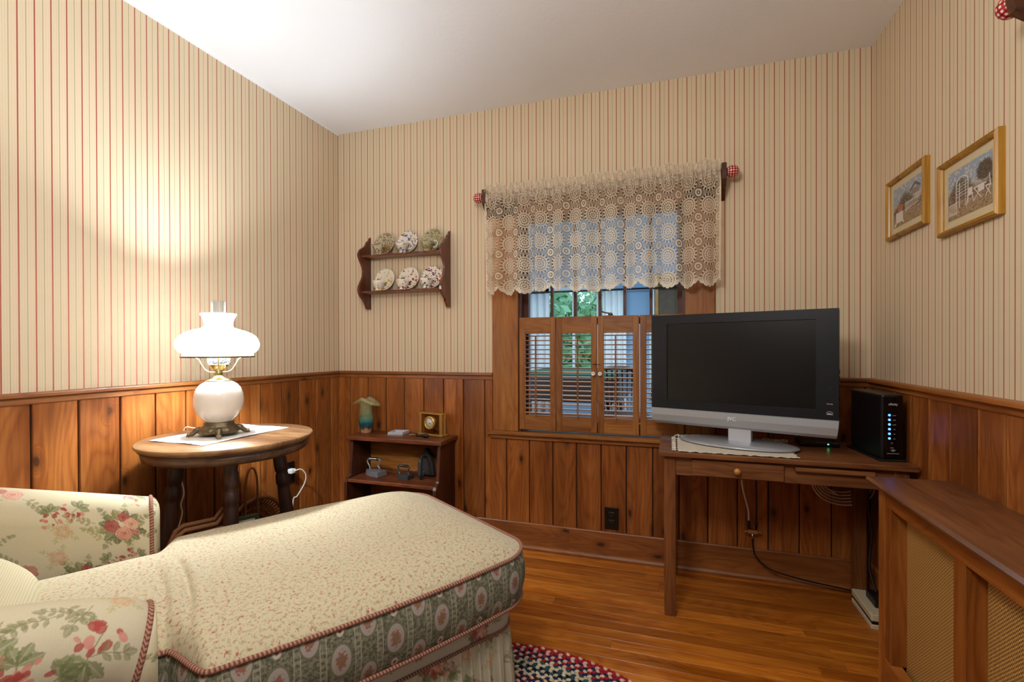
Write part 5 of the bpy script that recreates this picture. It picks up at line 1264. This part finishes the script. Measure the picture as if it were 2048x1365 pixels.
# back rest (outside the frame) and pillow
n = 60; m = 44; pts = []; U = []; V = []
for i in range(n):
    t = -.06+.90*i/(n-1); e = 1-abs(2*i/(n-1)-1)**6
    for j in range(m):
        f = j/(m-1); a = PI*f
        if f < .3: s, z = -1.10-.10*f/.3, .45+.35*f/.3
        elif f < .6: q = (f-.3)/.3*PI*1.1; s, z = -1.27+.07*math.cos(q), .80+.10*math.sin(q)
        else: q = (f-.6)/.4; s, z = -1.33+.02*q, .77-.74*q
        pts.append((s, t, z-.03*(1-e))); U.append(t); V.append(z+s)
P = Paint(U, V, 'c8bb98', 51); P.scatter(-.1, .9, -1.3, .1, .14); obj('backrest', MB().grid(pts, n, m), 'floral', CG, col=P.c)
n = 48; pts = []
for i in range(n):
    a = -PI/2+PI*i/(n-1)
    for k in range(n+1):
        b = 2*PI*k/n; se = lambda x, e: math.copysign(abs(x)**e, x)
        pts.append((.24*se(math.cos(b), .55)*se(math.cos(a), .5), .24*se(math.sin(b), .55)*se(math.cos(a), .5), .085*se(math.sin(a), 1.0)*(.4+.6*abs(math.cos(a)))+.0))
pl = obj('pillow', MB().grid(pts, n, n+1), 'cord'); Rm = Matrix.Translation(CHL) @ Matrix.Rotation(CHR, 4, 'Z') @ Matrix.Translation((-1.115, .39, .625)) @ Matrix.Rotation(.56, 4, 'Y')
pl.matrix_world = Rm; tag(pl, 'cream corduroy pillow between the arms of the chaise', 'pillow')

# ---------------------------------------------------------------- braided oval rug
rug = thing('braided_rug', 'oval braided rug in red, navy, cream and grey on the floor', 'rug', (-.45, .44, .001))
RA, RBb, BW = .90, 1.20, .026
bm = bmesh.new(); bmesh.ops.create_uvsphere(bm, u_segments=8, v_segments=5, radius=1); bv = np.array([w.co[:] for w in bm.verts]); bf = [[w.index for w in f.verts] for f in bm.faces]; bm.free()
pal = {'r': '8c2028', 'p': 'c9a090', 'c': 'b9ab90', 'n': '1c2844', 'k': '16161e', 'g': '86826e', 'o': 'd0977a', 'b': '4a6a8a', 't': '274550', 'm': '4c1c28'}
seqs = ['rrp', 'rpn', 'rcn', 'cct', 'ctk', 'ccn', 'mon', 'mob', 'cck', 'ckc', 'gcc', 'gck', 'ggc', 'gcb']
ri = 0
a_, b_ = RA-BW/2, RBb-BW/2
while a_ > .03 and b_ > .05:
    th = np.linspace(0, 2*PI, 721); X = a_*np.cos(th); Y_ = b_*np.sin(th); s = np.r_[0, np.cumsum(np.hypot(np.diff(X), np.diff(Y_)))]
    n = max(8, int(s[-1]/.0155)); q = np.linspace(0, s[-1], n, endpoint=False); tt = np.interp(q, s, th)
    sq = seqs[ri % len(seqs)]; VV = []; FF = []; CC = []
    for k in range(n):
        cx, cy = a_*math.cos(tt[k]), b_*math.sin(tt[k]); tx, ty = -a_*math.sin(tt[k]), b_*math.cos(tt[k]); l = math.hypot(tx, ty); tx /= l; ty /= l; nx, ny = ty, -tx
        for sd in (-1, 1):
            ox = cx+nx*sd*BW*.235+tx*(.0039*sd); oy = cy+ny*sd*BW*.235+ty*(.0039*sd)
            ca, sa = math.cos(sd*.62), math.sin(sd*.62); ex, ey = tx*ca+nx*sa, ty*ca+ny*sa; fx_, fy_ = -ey, ex
            o0 = len(VV)*0+len(VV)
            P = bv*np.array([.0105, .0068, .0062]); VV += [(ox+p[0]*ex+p[1]*fx_, oy+p[0]*ey+p[1]*fy_, .0055+p[2]) for p in P]
            FF += [[o0+w for w in f] for f in bf]; c0 = 1.15*C_(pal[sq[(k+(sd > 0)*2) % 3]])*(.85+.3*rng.random()); CC += [c0]*len(bv)
    mb = MB(); mb.v = VV; mb.f = [tuple(f) for f in FF]; mb.sm = [True]*len(FF); mb.mi = [0]*len(FF)
    br = obj('braid', mb, 'braid', rug, col=np.array(CC)); a_ -= BW; b_ -= BW; ri += 1
#@@END
